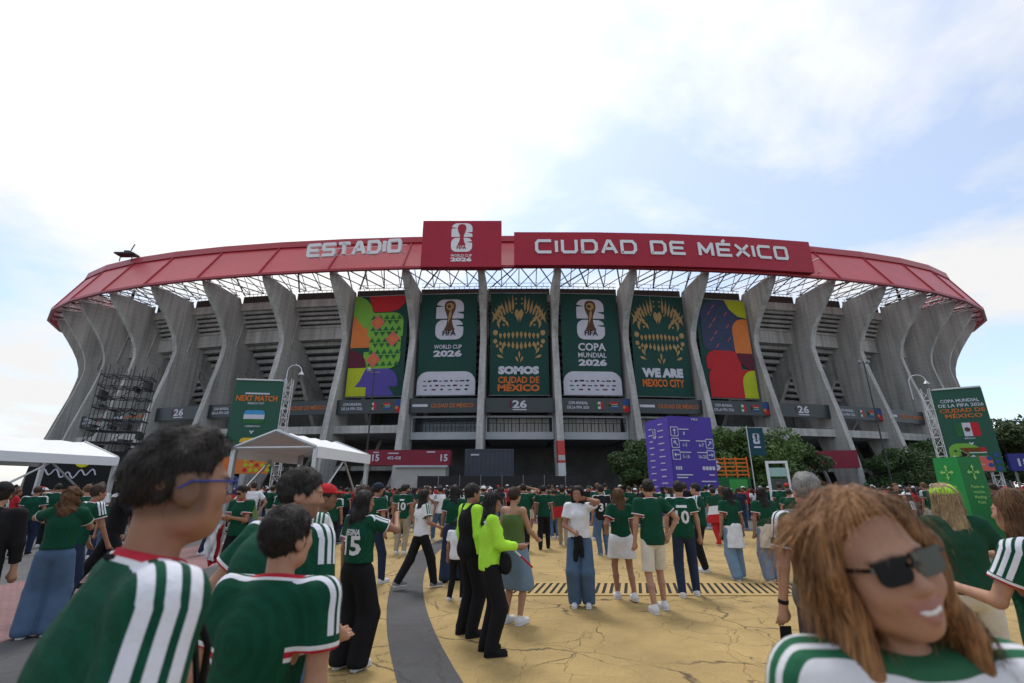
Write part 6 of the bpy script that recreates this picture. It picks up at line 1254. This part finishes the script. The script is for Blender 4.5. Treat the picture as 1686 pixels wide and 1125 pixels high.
POSE = ['standing', 'walking', 'stout and walking', 'standing', 'walking', 'holding both hands up', 'in shorts with hand on hip', 'with long hair', 'with very long hair', 'with ponytail and raised phone hands', 'with shoulder-length hair', 'child']
def pick(L, rg): w_ = np.array([q[2] for q in L], float); return L[rg.choice(len(L), p=w_ / w_.sum())]
rg = np.random.default_rng(11); placed = [(o.location.x, o.location.y) for o in COL.objects if o.name.startswith('person') and o.parent is None and o.location.y > 0]
BLOCK = [(-10.9, 50, 6, 3), (11.0, 31, 2.4, 2.2), (-16.5, 30.3, 2.4, 1.2), (28.9, 30.3, 2.6, 2), (12, 13, 1, .8), (-2.4, 53, 4, 2), (-1, 46.5, 8.5, .8), (16.9, 38.6, 2.4, 1.6), (13.25, 24.2, .8, .5), (-21.6, 25.5, 3.4, 2)]
POLES = [(-7.75 + a, 15.3 + b) for a in (-1.7, 1.7, -1.2, 2.2) for b in (0, 4)] + [(-20.2 + a, 16.6 + b) for a in (-2.1, 2.1, 3.2, -1) for b in (0, 4.7)]
n = 0; tries = 0
while n < 262 and tries < 20000:
    tries += 1
    y = 9.5 + 21 * rg.random(); x = rg.uniform(-1.14, 1.14) * y
    if y < 15.5 and -4.2 < x < 10 and rg.random() < .95: continue
    if y < 11.5 and -7.5 < x < 10.5: continue
    if any(math.hypot(x - a, y - b) < .62 for a, b in placed) or any(abs(x - a) < c and abs(y - b) < d for a, b, c, d in BLOCK) or any(math.hypot(x - a, y - b) < .45 for a, b in POLES): continue
    placed.append((x, y)); pi = int(rg.choice(12, p=np.array([12, 13, 9, 9, 9, 6, 7, 10, 10, 6, 6, 3]) / 100)); tm, tl, _ = pick(TOPS, rg); bm_, bl, _ = pick(BOTS, rg); mats = {'shirt': CL[tm], 'trousers': CL[bm_], 'shorts': CL[('beige', 'black', 'denim_light')[n % 3]]}
    hc_ = ('black', 'black', 'dark', 'dark', 'brown')[int(rg.integers(5))]; mats['hair'] = HAIR[hc_]; mats['body'] = SKIN[int(rg.choice(3, p=[.5, .3, .2]))]; capl = ''
    if PROTO[pi].get('cap'): cm, cl_ = CAPS[int(rg.choice(4, p=[.5, .2, .15, .15]))]; mats['cap'] = CL[cm]; capl = cl_ + ', '
    if pi == 6: bl = ('cream shorts', 'black shorts', 'light blue shorts')[n % 3]
    sh = ('white', 'white', 'black', 'grey')[int(rg.integers(4))]; mats['shoe'] = SHOE[sh]
    rz = rg.normal(0, .55) if rg.random() < .8 else rg.uniform(-3.1, 3.1)
    lab = f"fan {POSE[pi]}, {capl}{tl} and {bl}, {hc_} hair"
    dup_person(protos[pi], (x, y, 0), rz, lab, mats); n += 1
# far-off crowd nobody could count: one object of many small figures
V = []; F_ = []
src = []
for i in (0, 1, 3, 7, 8):
    pv = []; pf = []
    for ch in protos[i].children:
        nm = ch.name.split('.')[0]
        if nm in ('body', 'shirt', 'trousers', 'hair', 'cap'): src_m = {'body': 0, 'shirt': 1, 'trousers': 2, 'hair': 3, 'cap': 4}[nm]; pv.append((ch.data, src_m))
    src.append(pv)
far = bpy.data.meshes.new('far_crowd'); bmf = bmesh.new(); fm = [SKIN[0], CL['jersey_plain'], CL['black'], HAIR['black'], CL['white'], CL['denim'], CL['white'], CL['red']]
for m in fm: far.materials.append(m)
low = []
for pv in src:   # decimated copies: cluster vertices on a coarse grid
    out_v = {}; vs_, fs_ = [], []
    for me, mi in pv:
        co = np.empty(len(me.vertices) * 3, np.float32); me.vertices.foreach_get('co', co); co = co.reshape(-1, 3); key = np.round(co / .07).astype(int); mp_ = []
        loc = {}
        for kx, c in zip(map(tuple, key), co):
            if kx not in loc: loc[kx] = len(vs_); vs_.append(tuple(c))
            mp_.append(loc[kx])
        for p in me.polygons:
            ids = []
            for q in p.vertices:
                if mp_[q] not in ids: ids.append(mp_[q])
            if len(ids) >= 3: fs_.append((tuple(ids), mi))
    low.append((np.array(vs_), list({(frozenset(a), m): (a, m) for a, m in fs_}.values())))
AV, AF, AM = [], [], []; nv = 0
for q in range(560):
    y = rg.uniform(25, 47.5); x = rg.uniform(-1.12, 1.12) * y
    if any(abs(x - a) < c and abs(y - b) < d for a, b, c, d in BLOCK): continue
    v, f = low[int(rg.integers(len(low)))]; a = rg.normal(0, .6); ca, sa = math.cos(a), math.sin(a); sc_ = rg.uniform(.93, 1.05); W = np.stack([(v[:, 0] * ca - v[:, 1] * sa) * sc_ + x, (v[:, 0] * sa + v[:, 1] * ca) * sc_ + y, v[:, 2] * sc_], 1); AV.append(W); tsel = int(rg.choice([1, 1, 1, 6, 2, 7], p=[.3, .2, .2, .15, .1, .05])); bsel = int(rg.choice([2, 5]))
    for ids, mi in f: AF.append(tuple(i + nv for i in ids)); AM.append({1: tsel, 2: bsel}.get(mi, mi))
    nv += len(v)
far.from_pydata(np.concatenate(AV).tolist(), [], AF); far.polygons.foreach_set('material_index', np.array(AM, np.int32)); far.update(); far.shade_smooth()
fo = bpy.data.objects.new('far_crowd', far); COL.objects.link(fo); fo['kind'] = 'stuff'; tag(fo, 'dense far crowd massed in front of the stadium gates', 'crowd')
for p in protos:
    for ch in list(p.children):
        for g in list(ch.children): bpy.data.objects.remove(g)
        bpy.data.objects.remove(ch)
    bpy.data.objects.remove(p)
print('crowd', n, round(_t.time() - _T0, 1))
